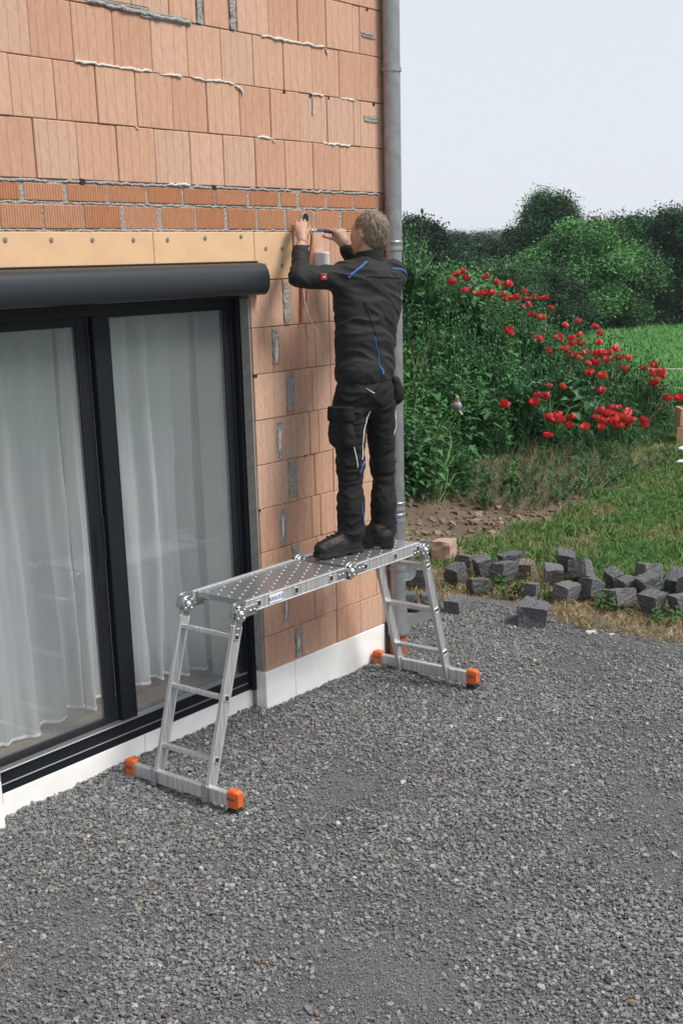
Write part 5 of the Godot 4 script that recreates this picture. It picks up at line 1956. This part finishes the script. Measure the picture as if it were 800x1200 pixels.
func leafy_stem(seed_: int, h: float, pairs: int, l: float, w: float) -> ArrayMesh:    # upright weed with leaves in pairs up the stem
	var r := RandomNumberGenerator.new()
	r.seed = seed_
	var m := Mesher.new()
	m.tint = true
	var lean := Vector3(r.randf_range(-0.2, 0.2), 1, r.randf_range(-0.2, 0.2)).normalized()
	m.col = Color(0.8, 0.85, 0.7)
	m.tube([Vector3.ZERO, lean * h * 0.5, lean * h], [0.006, 0.004, 0.002], 4, false)
	for i in pairs:
		var t := (i + 1.0) / pairs
		var p := lean * h * lerpf(0.12, 1.0, t)
		var a0 := i * 1.57 + r.randf_range(-0.4, 0.4)
		for k in 2:
			var a := a0 + PI * k
			var d := Vector3(cos(a), r.randf_range(0.0, 0.55), sin(a)).normalized()
			var sz := lerpf(1.05, 0.55, t * t) * r.randf_range(0.75, 1.2)
			var g := r.randf_range(0.7, 1.3)
			m.col = Color(g, g, g * 0.9)
			leaf(m, p, d, Vector3.UP, l * sz, w * sz, r.randf_range(0.1, 0.5))
	return m.done()

func feather_plant(seed_: int, h: float, count: int) -> ArrayMesh:     # poppy foliage: narrow bluish leaves fanning from the base, a few bare stems with buds
	var r := RandomNumberGenerator.new()
	r.seed = seed_
	var m := Mesher.new()
	m.tint = true
	for i in count:
		var a := r.randf() * TAU
		var out := Vector3(cos(a), 0, sin(a))
		var up := r.randf_range(0.8, 2.6)
		var d := (out + Vector3.UP * up).normalized()
		var base := out * 0.05 * r.randf() + Vector3.UP * h * 0.45 * r.randf()
		var g := r.randf_range(0.7, 1.25)
		m.col = Color(g * 0.95, g, g)
		leaf(m, base, d, Vector3.UP, h * r.randf_range(0.35, 0.7), 0.036 * r.randf_range(0.6, 1.5), r.randf_range(0.1, 0.45))
	for i in 3:
		var a := r.randf() * TAU
		var tip := Vector3(cos(a) * 0.1, h * r.randf_range(0.8, 1.1), sin(a) * 0.1)
		m.col = Color(0.9, 1.0, 0.8)
		m.tube([Vector3.ZERO, tip], 0.0025, 3, false)
		m.ball(tip, Vector3(0.012, 0.018, 0.012), 4, 5)
	return m.done()

func leaf_mat(called: String, through := 0.35) -> StandardMaterial3D:
	var m := mat(called, Color.WHITE, 0.62)
	m.vertex_color_use_as_albedo = true
	m.backlight_enabled = true
	m.backlight = Color(through, through, through)
	m.metallic_specular = 0.25
	return m

func upright(p: Vector3, s: float, tilt := 0.12) -> Transform3D:
	return Transform3D(Basis.from_euler(Vector3(rng.randfn(0, tilt), rng.randf() * TAU, rng.randfn(0, tilt))).scaled(Vector3(s, s, s)), p)

func build_bank() -> void:
	rng.seed = 808
	var lm := leaf_mat("herb_leaf", 0.3)
	var gm := leaf_mat("grass_blade", 0.3)
	# ---- lawn grass, straw and weeds on the flat ground between gravel and bank
	var green := []
	var gc := PackedColorArray()
	var dry := []
	var dc := PackedColorArray()
	for i in 66000:
		var x := rng.randf_range(7.75, 19.0)
		var z := rng.randf_range(-3.6, 4.5)
		var ang := atan2(4.576 - z, x)
		if ang < deg_to_rad(14.0) or ang > deg_to_rad(41.0):
			continue
		var m := mound(x, z)
		if m > 0.22 or bare(x, z) > 0.45 + 0.3 * rng.randf():
			continue
		if rng.randf() < smoothstep(12.0, 19.0, x) * 0.5:
			continue
		if m > 0.03 and x < 14.2 and rng.randf() < 0.7:
			continue
		var s := straw(x, z)
		var y := verge_y(x, z) - 0.015
		if x < 8.5 and rng.randf() > 0.55:
			continue
		if rng.randf() < s:
			dry.append(upright(Vector3(x, y, z), rng.randf_range(0.5, 1.05), 0.5))
			var v := rng.randf_range(0.75, 1.25)
			dc.append(Color(0.40, 0.32, 0.19) * v if rng.randf() < 0.8 else Color(0.20, 0.20, 0.09) * v)
		else:
			var tall := 1.0 + 0.7 * clampf(noise_a.get_noise_2d(x * 4.0, z * 4.0) * 2.0, 0, 1) + smoothstep(0.05, 0.16, m) * 0.5
			green.append(upright(Vector3(x, y, z), rng.randf_range(0.6, 1.15) * tall, 0.25))
			var v := rng.randf_range(0.7, 1.25)
			var yel := clampf(0.5 + noise_b.get_noise_2d(x * 0.8, z * 0.8), 0, 1)
			gc.append(Color(0.090, 0.215, 0.060).lerp(Color(0.20, 0.25, 0.085), yel * 0.55) * v)
	tag(scatter("grass", blade_tuft(41, 12, 0.085, 0.05, 0.0035, 0.7), gm, green, gc), "short green grass of the lawn behind the cobbles", "grass", "", "stuff")
	tag(scatter("straw_grass", blade_tuft(43, 9, 0.07, 0.05, 0.003, 1.3), gm, dry, dc), "dry tan grass along the edge of the gravel", "grass", "", "stuff")
	# ---- the overgrown bank
	var A := []; var Ac := PackedColorArray()
	var B := []; var Bc := PackedColorArray()
	var C := []; var Cc := PackedColorArray()
	var D := []; var Dc := PackedColorArray()
	var E_ := []; var Ec := PackedColorArray()
	for i in 19000:
		var x := rng.randf_range(9.8, 19.5)
		var z := rng.randf_range(-8.2, -1.2)
		var m := mound(x, z)
		if m < lerpf(0.25, 0.10, smoothstep(13.0, 14.4, x)) and not (x < 11.7 and z < -2.42 and m > 0.03):
			continue
		if bare(x, z) > 0.4 and x < 11.6 and z > -2.42:
			continue
		var edge := maxf(smoothstep(0.08, 0.24, m), 0.75 * smoothstep(12.0, 11.3, x) * smoothstep(0.02, 0.06, m))
		if rng.randf() > 0.12 + edge:
			continue
		var p := Vector3(x, verge_y(x, z) - 0.03, z)
		var sc := lerpf(0.45, 1.0, edge) * rng.randf_range(0.62, 1.1) * (1.0 + 0.85 * noise_a.get_noise_2d(x * 3.4 + 50.0, z * 3.4))
		var v := rng.randf_range(0.65, 1.3)
		var t := rng.randf()
		var left := smoothstep(14.0, 11.8, x)
		var gap := noise_a.get_noise_2d(x * 5.5 + 90.0, z * 5.5)
		if gap < -0.12:
			if rng.randf() < 0.6:
				continue
			sc *= 0.6
		elif gap > 0.2:
			sc *= 1.12
		var patch := noise_a.get_noise_2d(x * 2.6 + 7.0, z * 2.6)
		if t < 0.34 * left + (0.12 if patch > 0.1 else 0.0):
			A.append(upright(p, sc * 0.95))
			Ac.append(Color(0.080, 0.215, 0.075) * v)
		elif t < 0.50 * left + 0.14:
			B.append(upright(p, sc))
			Bc.append(Color(0.075, 0.195, 0.088) * v)
		elif t < 0.72:
			C.append(upright(p, sc * 1.0))
			Cc.append(Color(0.082, 0.185, 0.10) * v)
		elif t < 0.95:
			D.append(upright(p, sc * rng.randf_range(0.7, 1.15), 0.2))
			Dc.append((Color(0.11, 0.235, 0.085) if rng.randf() < 0.8 else Color(0.20, 0.22, 0.09)) * v)
		else:
			E_.append(upright(p, sc * rng.randf_range(0.8, 1.2), 0.25))
			Ec.append(Color(0.33, 0.28, 0.16) * v)
	for i in 1500:
		var x := rng.randf_range(10.9, 14.4)
		var z := rng.randf_range(-2.8, -1.4)
		var m := mound(x, z)
		if m < 0.015 or m > 0.27:
			continue
		var p := Vector3(x, verge_y(x, z) - 0.02, z)
		if rng.randf() < 0.85:
			E_.append(upright(p, rng.randf_range(0.2, 0.5), 0.9))
			Ec.append(Color(0.38, 0.31, 0.20) * rng.randf_range(0.7, 1.2))
		else:
			C.append(upright(p, rng.randf_range(0.25, 0.5), 0.3))
			Cc.append(Color(0.075, 0.165, 0.075) * rng.randf_range(0.7, 1.3))
	var weeds := thing("undergrowth", "dense green weeds and poppy leaves covering the earth bank", "weeds")
	tag(weeds, "", "", "", "stuff")
	scatter("nettle_stem", leafy_stem(51, 0.80, 8, 0.145, 0.062), lm, A, Ac, weeds).set_meta("kind", "stuff")
	scatter("broad_leaf", leafy_stem(53, 0.62, 5, 0.21, 0.10), lm, B, Bc, weeds).set_meta("kind", "stuff")
	scatter("poppy_foliage", feather_plant(55, 0.70, 22), lm, C, Cc, weeds).set_meta("kind", "stuff")
	scatter("tall_grass", blade_tuft(57, 16, 0.72, 0.09, 0.006, 0.7), gm, D, Dc, weeds).set_meta("kind", "stuff")
	scatter("dry_stalk", blade_tuft(59, 6, 0.80, 0.06, 0.004, 0.4), gm, E_, Ec, weeds).set_meta("kind", "stuff")
	# dead stalks, clods and roots at the foot of the bank
	var clods := []
	var cc := PackedColorArray()
	for i in 2400:
		var x := rng.randf_range(9.2, 14.2)
		var z := rng.randf_range(-3.3, -1.1)
		var bsoil := bare(x, z)
		if rng.randf() > bsoil * 1.2 and rng.randf() > 0.12:
			continue
		var s := 0.008 + 0.045 * pow(rng.randf(), 5.0)
		clods.append(Transform3D(Basis.from_euler(Vector3(rng.randf() * TAU, rng.randf() * TAU, 0)).scaled(Vector3(s, s, s)), Vector3(x, verge_y(x, z) - 0.005, z)))
		cc.append(Color(0.38, 0.29, 0.21) * rng.randf_range(0.6, 1.35))
	var sm := tri(mat("clod", Color.WHITE, 0.95), textures["rough"], 8.0, false)
	sm.vertex_color_use_as_albedo = true
	tag(scatter("earth_clods", rock_mesh(77, Vector3(1.6, 1.1, 1.4), 0.5), sm, clods, cc), "loose brown clods of earth at the foot of the bank", "earth", "", "stuff")
	# single weeds between the cobbles
	var k := 0
	for w in [[8.12, -0.08, 0.26, "leafy green weed growing between the two heaps of cobbles"], [8.25, 0.62, 0.16, "low green tuft at the foot of the beige-faced cobble"], [8.18, 1.16, 0.20, "green tuft before the last cobbles at the picture edge"], [8.33, 0.18, 0.15, "small weed left of the beige-faced cobble"], [11.62, -2.05, 0.42, "fresh green herb standing alone at the foot of the poppies"]]:
		var o := thing("weed", w[3], "weed", Vector3(w[0], verge_y(w[0], w[1]) - 0.02, w[1]), k * 1.3, "single weeds between the cobbles")
		for q in 5:
			var pt := part("stem", leafy_stem(300 + k * 9 + q, w[2] * rng.randf_range(0.7, 1.1), 6, w[2] * 0.33, w[2] * 0.15), weed_mat(), o, Vector3(rng.randfn(0, 0.05), 0, rng.randfn(0, 0.05)))
			pt.rotation = Vector3(rng.randfn(0, 0.35), rng.randf() * TAU, rng.randfn(0, 0.35))
		k += 1
	build_poppies()

func weed_mat() -> StandardMaterial3D:
	if not mats.has("weed_leaf"):
		var m := leaf_mat("weed_leaf", 0.3)
		m.albedo_color = lin(0.07, 0.16, 0.05)
	return mats["weed_leaf"]

const ORDINALS := ["first", "second", "third", "fourth", "fifth", "sixth", "seventh", "eighth", "ninth", "tenth", "eleventh", "twelfth", "thirteenth", "fourteenth", "fifteenth"]

func build_poppies() -> void:
	rng.seed = 909
	var pm := tri(mat("poppy_petal", lin(0.88, 0.065, 0.065), 0.6), textures["fine"], 20.0, false)
	pm.backlight_enabled = true
	pm.backlight = Color(0.5, 0.4, 0.4)
	var pm2 := tri(mat("poppy_petal_light", lin(0.92, 0.12, 0.10), 0.6), textures["fine"], 20.0, false)
	pm2.backlight_enabled = true
	pm2.backlight = Color(0.5, 0.4, 0.4)
	mat("poppy_heart", lin(0.012, 0.010, 0.014), 0.8)
	var stem := weed_mat()
	var petals := []
	for k in 4:
		petals.append(petal_mesh(60 + k))
	var sm := Mesher.new()
	sm.tube([Vector3(0.0, -0.5, 0.0), Vector3(0.012, -0.25, 0.006), Vector3(0, 0.0, 0)], [0.004, 0.0035, 0.003], 5)
	var stem_mesh := sm.done()
	var hm := Mesher.new()
	hm.ball(Vector3(0, 0.014, 0), Vector3(0.014, 0.014, 0.014), 5, 8)
	for i in 14:
		var a := TAU * i / 14.0
		hm.tube([Vector3(0, 0.004, 0), Vector3(cos(a) * 0.020, 0.018, sin(a) * 0.020)], 0.0016, 3)
	var heart_mesh := hm.done()
	# clusters: middle, spread along and across, how many, the patch they belong to
	var patches := [
		[Vector3(14.8, 0, -4.43), 0.45, 0.12, 11, "on the crest of the bank nearest the house"],
		[Vector3(15.65, 0, -4.30), 0.45, 0.16, 12, "on the crest of the bank left of its middle"],
		[Vector3(15.3, 0, -3.85), 0.3, 0.12, 4, "just below the crest of the bank"],
		[Vector3(14.35, 0, -3.62), 0.08, 0.05, 2, "paired alone in the green middle of the bank"],
		[Vector3(16.0, 0, -3.55), 0.55, 0.12, 9, "above the dense patch, against the dark trees"],
		[Vector3(15.2, 0, -3.2), 0.30, 0.20, 15, "in the dense patch on the bank's right shoulder"],
		[Vector3(14.8, 0, -2.72), 0.2, 0.15, 5, "just below the dense patch on the bank"],
		[Vector3(15.8, 0, -2.85), 0.35, 0.12, 9, "on the bank's low end against the field"],
		[Vector3(16.3, 0, -2.45), 0.35, 0.14, 13, "at the bank's end by the terracotta blocks"],
		[Vector3(13.35, 0, -2.48), 0.38, 0.16, 13, "scattered left of the bright front clump"],
		[Vector3(14.35, 0, -2.28), 0.28, 0.12, 15, "in the brightest front clump of poppies"],
		[Vector3(14.3, 0, -2.08), 0.3, 0.10, 11, "along the foot of the front clump"],
		[Vector3(12.45, 0, -2.66), 0.12, 0.08, 2, "low on the bank right of the grey ornament"]]
	for p in patches:
		var spots := []
		for i in p[3]:
			var sx: float = p[0].x + rng.randfn(0, 1) * p[1] * 0.85
			var sz: float = p[0].z + rng.randfn(0, 1) * p[2] * 1.15
			spots.append([atan2(4.576 - sz, sx), sx, sz])
		spots.sort()
		spots.reverse()          # from the house outwards
		var n: int = spots.size()
		for i in n:
			var x: float = spots[i][1]
			var z: float = spots[i][2]
			var m := mound(x, z)
			var h: float = (0.50 + 0.34 * clampf(m / 0.3, 0, 1)) * rng.randf_range(0.82, 1.12) + 0.05
			if m < 0.14:
				h *= 0.72
			var y := verge_y(x, z) + h
			var which: String = "leftmost" if i == 0 else ("rightmost" if i == n - 1 else "%s-from-left" % ORDINALS[i])
			var o := thing("poppy", "%s red poppy %s" % [which, p[4]], "poppy", Vector3(x, y, z), rng.randf() * TAU, "red poppies %s" % p[4])
			o.rotation.x = rng.randfn(0.25, 0.4)
			o.rotation.z = rng.randfn(0, 0.35)
			var s := rng.randf_range(0.8, 1.2)
			var mm: StandardMaterial3D = pm if rng.randf() < 0.7 else pm2
			var open := rng.randf_range(0.45, 1.05)
			for k in 5:
				var pe := part("petal", petals[rng.randi() % 4], mm, o)
				pe.transform = Transform3D(Basis(Vector3.UP, TAU * k / 5.0 + rng.randf_range(-0.15, 0.15)) * Basis(Vector3(0, 0, 1), (1.0 - open) * 0.9 + rng.randf_range(-0.1, 0.1)), Vector3.ZERO).scaled_local(Vector3(s, s, s))
			part("heart", heart_mesh, mats["poppy_heart"], o)
			part("stem", stem_mesh, stem, o)

func petal_mesh(seed_: int) -> ArrayMesh:      # one broad crinkled petal, reaching out along x
	var r := RandomNumberGenerator.new()
	r.seed = seed_
	var m := Mesher.new()
	var rows := []
	for i in 4:
		var t := i / 3.0
		var row := []
		for j in 5:
			var u := (j - 2) / 2.0
			var w := 0.046 * sin(PI * (0.12 + 0.62 * t)) * 1.15
			var l := 0.062 * t * (1.0 - 0.18 * u * u * t)
			row.append(Vector3(0.004 + l * cos(0.55 * t), 0.002 + 0.050 * t * t + 0.006 * t + 0.010 * u * u + r.randf_range(-0.004, 0.004) * t, u * w))
		rows.append(row)
	for i in 3:
		for j in 4:
			m.oquad(rows[i][j], rows[i][j + 1], rows[i + 1][j + 1], rows[i + 1][j], Vector3.UP)
	return m.done()

# ---------------------------------------------------------------- trees beyond the field
func leaf_clump(seed_: int, count: int, size: float) -> ArrayMesh:
	var r := RandomNumberGenerator.new()
	r.seed = seed_
	var m := Mesher.new()
	m.tint = true
	for i in count:
		var u := Vector3(r.randfn(0, 1), r.randfn(0, 0.8), r.randfn(0, 1)) * 0.32
		var d := Vector3(r.randfn(0, 1), r.randfn(-0.15, 0.6), r.randfn(0, 1)).normalized()
		var up := Vector3(r.randfn(0, 0.5), 1, r.randfn(0, 0.5)).normalized()
		var g := r.randf_range(0.86, 1.14)
		m.col = Color(g, g, g * 0.92)
		var s := d.cross(up).normalized() * size * r.randf_range(0.25, 0.42)
		var l := size * r.randf_range(0.7, 1.2)
		m.tri(u - s * 0.3, u + d * l * 0.5 - s, u + d * l)
		m.tri(u - s * 0.3, u + d * l, u + d * l * 0.5 + s)
	return m.done()

var clumps := []

func tree(called: String, label: String, at: Vector3, h: float, w: float, shape: String, color: Color, n: int, group: String, seed_: int, trunk_share := 0.16, leaf_scale := 1.0) -> void:
	var r := RandomNumberGenerator.new()
	r.seed = seed_
	if clumps.is_empty():
		clumps = [leaf_clump(81, 42, 0.165), leaf_clump(82, 42, 0.165), leaf_clump(83, 46, 0.15)]
	var o := thing(called, label, "tree", at, 0.0, group)
	var tm := Mesher.new()
	var top := Vector3(r.randf_range(-0.3, 0.3), h * 0.86, r.randf_range(-0.3, 0.3))
	var rad := 0.02 * h
	tm.tube([Vector3(0, -0.5, 0), Vector3(0.04, h * 0.2, 0.03), top * 0.5 + Vector3(0.1, 0, 0.1), top], [rad * 1.25, rad, rad * 0.6, rad * 0.12], 8)
	# boughs, each with masses of foliage round its end
	var masses := []
	var nb := int(34 + h * 1.5)
	for i in nb:
		var t := float(i) / (nb - 1)
		var y := lerpf(trunk_share, 0.97, t)
		var prof := 1.0
		match shape:
			"round": prof = sin(PI * clampf(0.16 + 0.80 * (y - trunk_share) / (1.0 - trunk_share), 0, 1))
			"tall": prof = pow(sin(PI * clampf(0.22 + 0.74 * (y - trunk_share) / (1.0 - trunk_share), 0, 1)), 0.8) * (0.75 + 0.25 * (1.0 - t))
			"cone": prof = (1.0 - 0.86 * t) * (0.8 + 0.4 * r.randf())
			"broad": prof = pow(sin(PI * clampf(0.22 + 0.70 * (y - trunk_share) / (1.0 - trunk_share), 0, 1)), 0.55)
		var a := i * 2.4 + r.randf_range(-0.5, 0.5)
		var reach := w * 0.5 * prof * r.randf_range(0.55, 1.0)
		var tip := Vector3(cos(a) * reach, y * h, sin(a) * reach)
		var root := Vector3(0.06, maxf(y * h - reach * 0.55, h * trunk_share * 0.8), 0.05)
		tm.tube([root, root.lerp(tip, 0.5) + Vector3(0, 0.06 * reach, 0), tip], [rad * 0.42 * (1.1 - t), rad * 0.25 * (1.1 - t), rad * 0.06], 5, false)
		var size := w * 0.125 * r.randf_range(0.7, 1.25) * (0.55 + 0.6 * prof)
		masses.append([tip, Vector3(size, size * r.randf_range(0.55, 0.8), size), r.randf_range(0.5, 1.6)])
		if reach > w * 0.22:
			masses.append([root.lerp(tip, 0.55), Vector3(size, size * 0.7, size) * 0.9, r.randf_range(0.7, 1.15)])
	var bark: StandardMaterial3D = mats["bark"]
	part("trunk", tm.done(), bark, o)
	var places := []
	var cols := PackedColorArray()
	var per := maxi(8, int(n * 1.9 / masses.size()))
	for mm in masses:
		for k in per:
			var u := Vector3(r.randfn(0, 1), r.randfn(0, 1), r.randfn(0, 1)).normalized() * pow(r.randf(), 0.45)
			var p: Vector3 = mm[0] + u * (mm[1] as Vector3)
			var s := r.randf_range(0.6, 1.25) * leaf_scale
			places.append(Transform3D(Basis.from_euler(Vector3(r.randfn(0, 0.5), r.randf() * TAU, r.randfn(0, 0.5))).scaled(Vector3(s, s, s)), p))
			cols.append(color * (mm[2] as float) * r.randf_range(0.8, 1.2))
	var cr := scatter("crown", clumps[seed_ % 3], mats["tree_leaf"], places, cols, o)
	cr.set_meta("kind", "stuff")

func far_point(azimuth_x: float, dist: float) -> Vector3:     # a spot out on the field: share of the way from left to right of the open side, and distance from the house
	var dir := Vector2(0.8225, -0.5688).lerp(Vector2(0.9236, -0.3833), azimuth_x).normalized()
	var x := dir.x * dist
	var z := 4.576 + dir.y * dist
	return Vector3(x, land(x, z) - 0.1, z)

func build_trees() -> void:
	rng.seed = 1010
	tri(mat("bark", lin(0.09, 0.075, 0.06), 0.95), textures["rough"], 1.5)
	leaf_mat("tree_leaf", 0.22)
	var g := "trees along the far side of the field"
	var dark := Color(0.030, 0.066, 0.034)
	var mid := Color(0.050, 0.115, 0.050)
	var lite := Color(0.090, 0.215, 0.075)
	var brown := Color(0.046, 0.052, 0.032)
	# share across the open side, distance, height, width, shape, colour, clumps, label
	var T := [
		[0.06, 84, 7.2, 7.4, "round", dark, 1900, "dark tree right behind the downpipe, level with the man's head"],
		[0.15, 92, 6.3, 6.9, "broad", dark, 1700, "dark tree second from the downpipe, its top sloping to the gap"],
		[-0.08, 80, 6.4, 7.4, "round", mid, 1200, "tree mostly hidden behind the downpipe"],
		[0.36, 96, 6.4, 7.0, "broad", dark, 1900, "dark tree just right of the hazy gap"],
		[0.45, 92, 6.9, 6.6, "round", dark, 1800, "dark tree between the hazy gap and the tallest tree"],
		[0.53, 90, 8.9, 9.5, "cone", mid, 2400, "tallest tree with a loose pointed top"],
		[0.665, 74, 5.9, 7.7, "round", lite, 3400, "lighter green rounded tree standing forward of the dark ones"],
		[0.74, 94, 7.4, 7.8, "broad", brown, 2200, "brownish dark tree behind the lighter rounded one"],
		[0.84, 92, 7.2, 6.4, "round", dark, 1900, "dark tree right of the brownish one"],
		[0.93, 86, 7.3, 7.8, "broad", mid, 2600, "big dense green tree at the right end of the row"],
		[1.03, 90, 7.6, 7.8, "round", dark, 2000, "dark tree cut by the right edge of the picture"],
		[1.12, 88, 7.0, 7.8, "broad", mid, 1400, "dark green tree beyond the right edge of the row"],
		[0.60, 88, 5.1, 6.4, "broad", dark, 1500, "low dark tree filling in under the tallest one"],
		[0.25, 100, 4.7, 7.4, "broad", dark, 1300, "low dark tree below the hazy gap"],
		[0.79, 88, 4.8, 6.4, "broad", brown, 1400, "low dark tree under the brownish one, beside a bare trunk"],
		[0.90, 96, 5.8, 6.9, "broad", dark, 1300, "dark tree hidden between the right-hand crowns"]]
	var k := 0
	for t in T:
		tree("field_tree", t[7], far_point(t[0], t[1]), t[2], t[3], t[4], t[5], t[6], g, 1200 + k * 7, 0.10 if t[4] == "broad" else 0.14)
		k += 1
	# bushes nearer, growing behind the bank
	var Bq := [[0.03, 27, 2.2, 3.0, lite, "green bush rising behind the bank beside the downpipe"], [0.12, 31, 2.2, 3.2, mid, "green bush behind the bank, second from the downpipe"], [0.20, 38, 2.6, 3.4, lite, "lighter bush behind the crest of the bank"], [0.29, 56, 3.4, 5.0, mid, "bush behind the crest poppies"], [0.40, 60, 3.5, 6.0, mid, "broad bush behind the poppies below the dark trees"], [0.50, 62, 3.2, 5.0, dark, "dark bush below the tallest tree"]]
	for b in Bq:
		tree("bush", b[5], far_point(b[0], b[1]), b[2], b[3], "broad", b[4], 900, "bushes behind the bank", 2400 + k * 5, 0.04, 0.62)
		k += 1
	# undergrowth closing the row at ground level, and the wooded hill far off
	var row := []
	var rc := PackedColorArray()
	for i in 2600:
		var a := rng.randf_range(-0.15, 1.2)
		var p := far_point(a, rng.randf_range(90, 104))
		p.y += rng.randf() * 1.9
		var s := rng.randf_range(1.0, 1.9)
		row.append(Transform3D(Basis.from_euler(Vector3(0, rng.randf() * TAU, rng.randfn(0, 0.4))).scaled(Vector3(s, s, s)), p))
		rc.append(Color(0.026, 0.046, 0.026) * rng.randf_range(0.7, 1.3))
	tag(scatter("undergrowth", clumps[0], mats["tree_leaf"], row, rc), "dark undergrowth closing the foot of the row of trees", "undergrowth", "", "stuff")
	var wood := []
	var wc := PackedColorArray()
	for i in 5200:
		var p := far_point(rng.randf_range(-0.25, 1.3), rng.randf_range(330, 430))
		var top := rng.randf()
		p.y += 2.0 + 6.5 * top
		var s := rng.randf_range(2.2, 4.5) * (1.15 - 0.6 * top)
		wood.append(Transform3D(Basis.from_euler(Vector3(0, rng.randf() * TAU, rng.randfn(0, 0.4))).scaled(Vector3(s, s, s)), p))
		wc.append(Color(0.035, 0.06, 0.036) * rng.randf_range(0.7, 1.3))
	tag(scatter("forest", clumps[1], mats["tree_leaf"], wood, wc), "hazy wooded hill on the horizon", "forest", "", "stuff")
	# young crop on the field
	var crop := []
	var fc := PackedColorArray()
	for i in 52000:
		var a := rng.randf_range(0.25, 1.25)
		var dist := 22.0 + 74.0 * pow(rng.randf(), 1.4)
		var p := far_point(a, dist)
		p.y = land(p.x, p.z) - 0.04
		var s := rng.randf_range(0.8, 1.4) * (1.0 + dist / 90.0)
		crop.append(upright(p, s, 0.2))
		fc.append(Color(0.12, 0.30, 0.085) * rng.randf_range(0.75, 1.25))
	tag(scatter("crop", blade_tuft(91, 12, 0.22, 0.16, 0.012, 0.7), mats["grass_blade"], crop, fc), "bright green young crop covering the field", "crop", "", "stuff")

func build_small_things() -> void:
	rng.seed = 1111
	# grey garden ornament with a pale neck above a white stick
	var P := Vector3(11.80, verge_y(11.80, -2.86) + 0.70, -2.86)
	var o := thing("garden_ornament", "small grey bird-shaped garden ornament on a white perch among the weeds", "garden ornament", P)
	var grey := tri(mat("glazed_grey", lin(0.30, 0.30, 0.34), 0.35), textures["soft"], 6.0, false)
	var pale := tri(mat("pale_pink_glaze", lin(0.62, 0.47, 0.42), 0.4), textures["soft"], 6.0, false)
	var m := Mesher.new()
	m.ball(Vector3(0, 0.05, 0), Vector3(0.052, 0.055, 0.062), 9, 14)
	m.ball(Vector3(0.02, 0.04, -0.055), Vector3(0.02, 0.014, 0.04), 6, 8, Basis(Vector3(1, 0, 0), 0.5))
	part("body", m.done(), grey, o)
	var nk := Mesher.new()
	nk.tube([Vector3(0, 0.085, 0.005), Vector3(-0.006, 0.115, 0.012), Vector3(-0.01, 0.135, 0.014)], [0.028, 0.018, 0.016], 10)
	nk.ball(Vector3(-0.012, 0.142, 0.016), Vector3(0.019, 0.018, 0.020), 7, 10)
	part("neck", nk.done(), pale, o)
	var bk := Mesher.new()
	bk.lathe([Vector2(0.007, 0.0), Vector2(0.0, 0.022)], Vector3(-0.018, 0.142, 0.032), Vector3(-0.3, 0, 0.9), 7)
	part("beak", bk.done(), mats["orange_plastic"], o)
	var perch := Mesher.new()
	perch.tube([Vector3(-0.05, -0.028, 0.10), Vector3(0.09, 0.0, -0.05)], 0.012, 8)
	part("perch", perch.done(), mats["white_plastic"], o)
	var pole := Mesher.new()
	pole.tube([Vector3(0.02, -0.75, 0.02), Vector3(0.02, -0.012, 0.02)], 0.007, 8)
	part("pole", pole.done(), mats["weed_leaf"], o)
	# terracotta blocks stacked at the edge of the picture, white boards before them
	var st := [[15.95, -1.82, 0.0, "lower terracotta block at the right edge of the picture behind the poppies"], [15.98, -1.84, 0.24, "upper terracotta block resting on the other at the right edge"]]
	for s in st:
		var b := thing("terracotta_block", s[3], "block", Vector3(s[0], verge_y(s[0], s[1]) + s[2], s[1]), 0.4 + s[2], "terracotta blocks stacked by the bank")
		var bm := Mesher.new()
		bm.box(Vector3(0, 0.12, 0), Vector3(0.30, 0.236, 0.36), Basis.IDENTITY, 0.006)
		part("body", bm.done(), mats["fired_clay_block_1"], b)
		var hm := Mesher.new()
		for i in 3:
			for j in 3:
				hm.box(Vector3(-0.09 + 0.09 * i, 0.2385, -0.11 + 0.11 * j), Vector3(0.055, 0.002, 0.075))
		part("core_hole", hm.done(), mats["hole_dark"], b).set_meta("kind", "stuff")
	k_board(Vector3(14.62, 0.17, -1.08), 0.25, 0.10, "white board sticking out of the grass at the right edge, the upper one")
	k_board(Vector3(14.50, 0.09, -1.04), 0.32, -0.04, "white board lying in the grass under the other at the right edge")
	# field fence: thin posts and white tape
	var F := thing("wire_fence", "low fence of thin posts and white tape between the bank and the field", "fence", Vector3(19.6, land(19.6, -4.2), -4.2))
	var dirf := Vector3(0.38, 0, 0.925)
	var ps := []
	for i in 5:
		var q := dirf * (i * 1.7 - 1.7)
		q.y = land(19.6 + q.x, -4.2 + q.z) - F.position.y
		ps.append(q)
		var pm := Mesher.new()
		pm.tube([q + Vector3(0, -0.2, 0), q + Vector3(0, 0.86, 0)], 0.014, 6)
		pm.disc(q + Vector3(0, 0.70, 0), Vector3.UP, 0.022, 0.03, 8)
		part("post", pm.done(), mats["weed_leaf"], F)
	for hgt in [0.68, 0.38]:
		for i in 4:
			var wm := Mesher.new()
			wm.tube([ps[i] + Vector3(0, hgt, 0), (ps[i] + ps[i + 1]) * 0.5 + Vector3(0, hgt - 0.012, 0), ps[i + 1] + Vector3(0, hgt, 0)], 0.008 if hgt > 0.5 else 0.004, 5)
			part("tape", wm.done(), mats["white_plastic"], F)

func k_board(p: Vector3, turn: float, tilt: float, label: String) -> void:
	var m := Mesher.new()
	m.box(Vector3.ZERO, Vector3(0.12, 0.022, 0.7), Basis.IDENTITY, 0.003)
	var o := solo("board", m.done(), mats["white_plastic"], p + Vector3(0, verge_y(p.x, p.z), 0))
	o.rotation = Vector3(tilt, turn - 0.35, 0.12)
	tag(o, label, "board", "white boards in the grass")
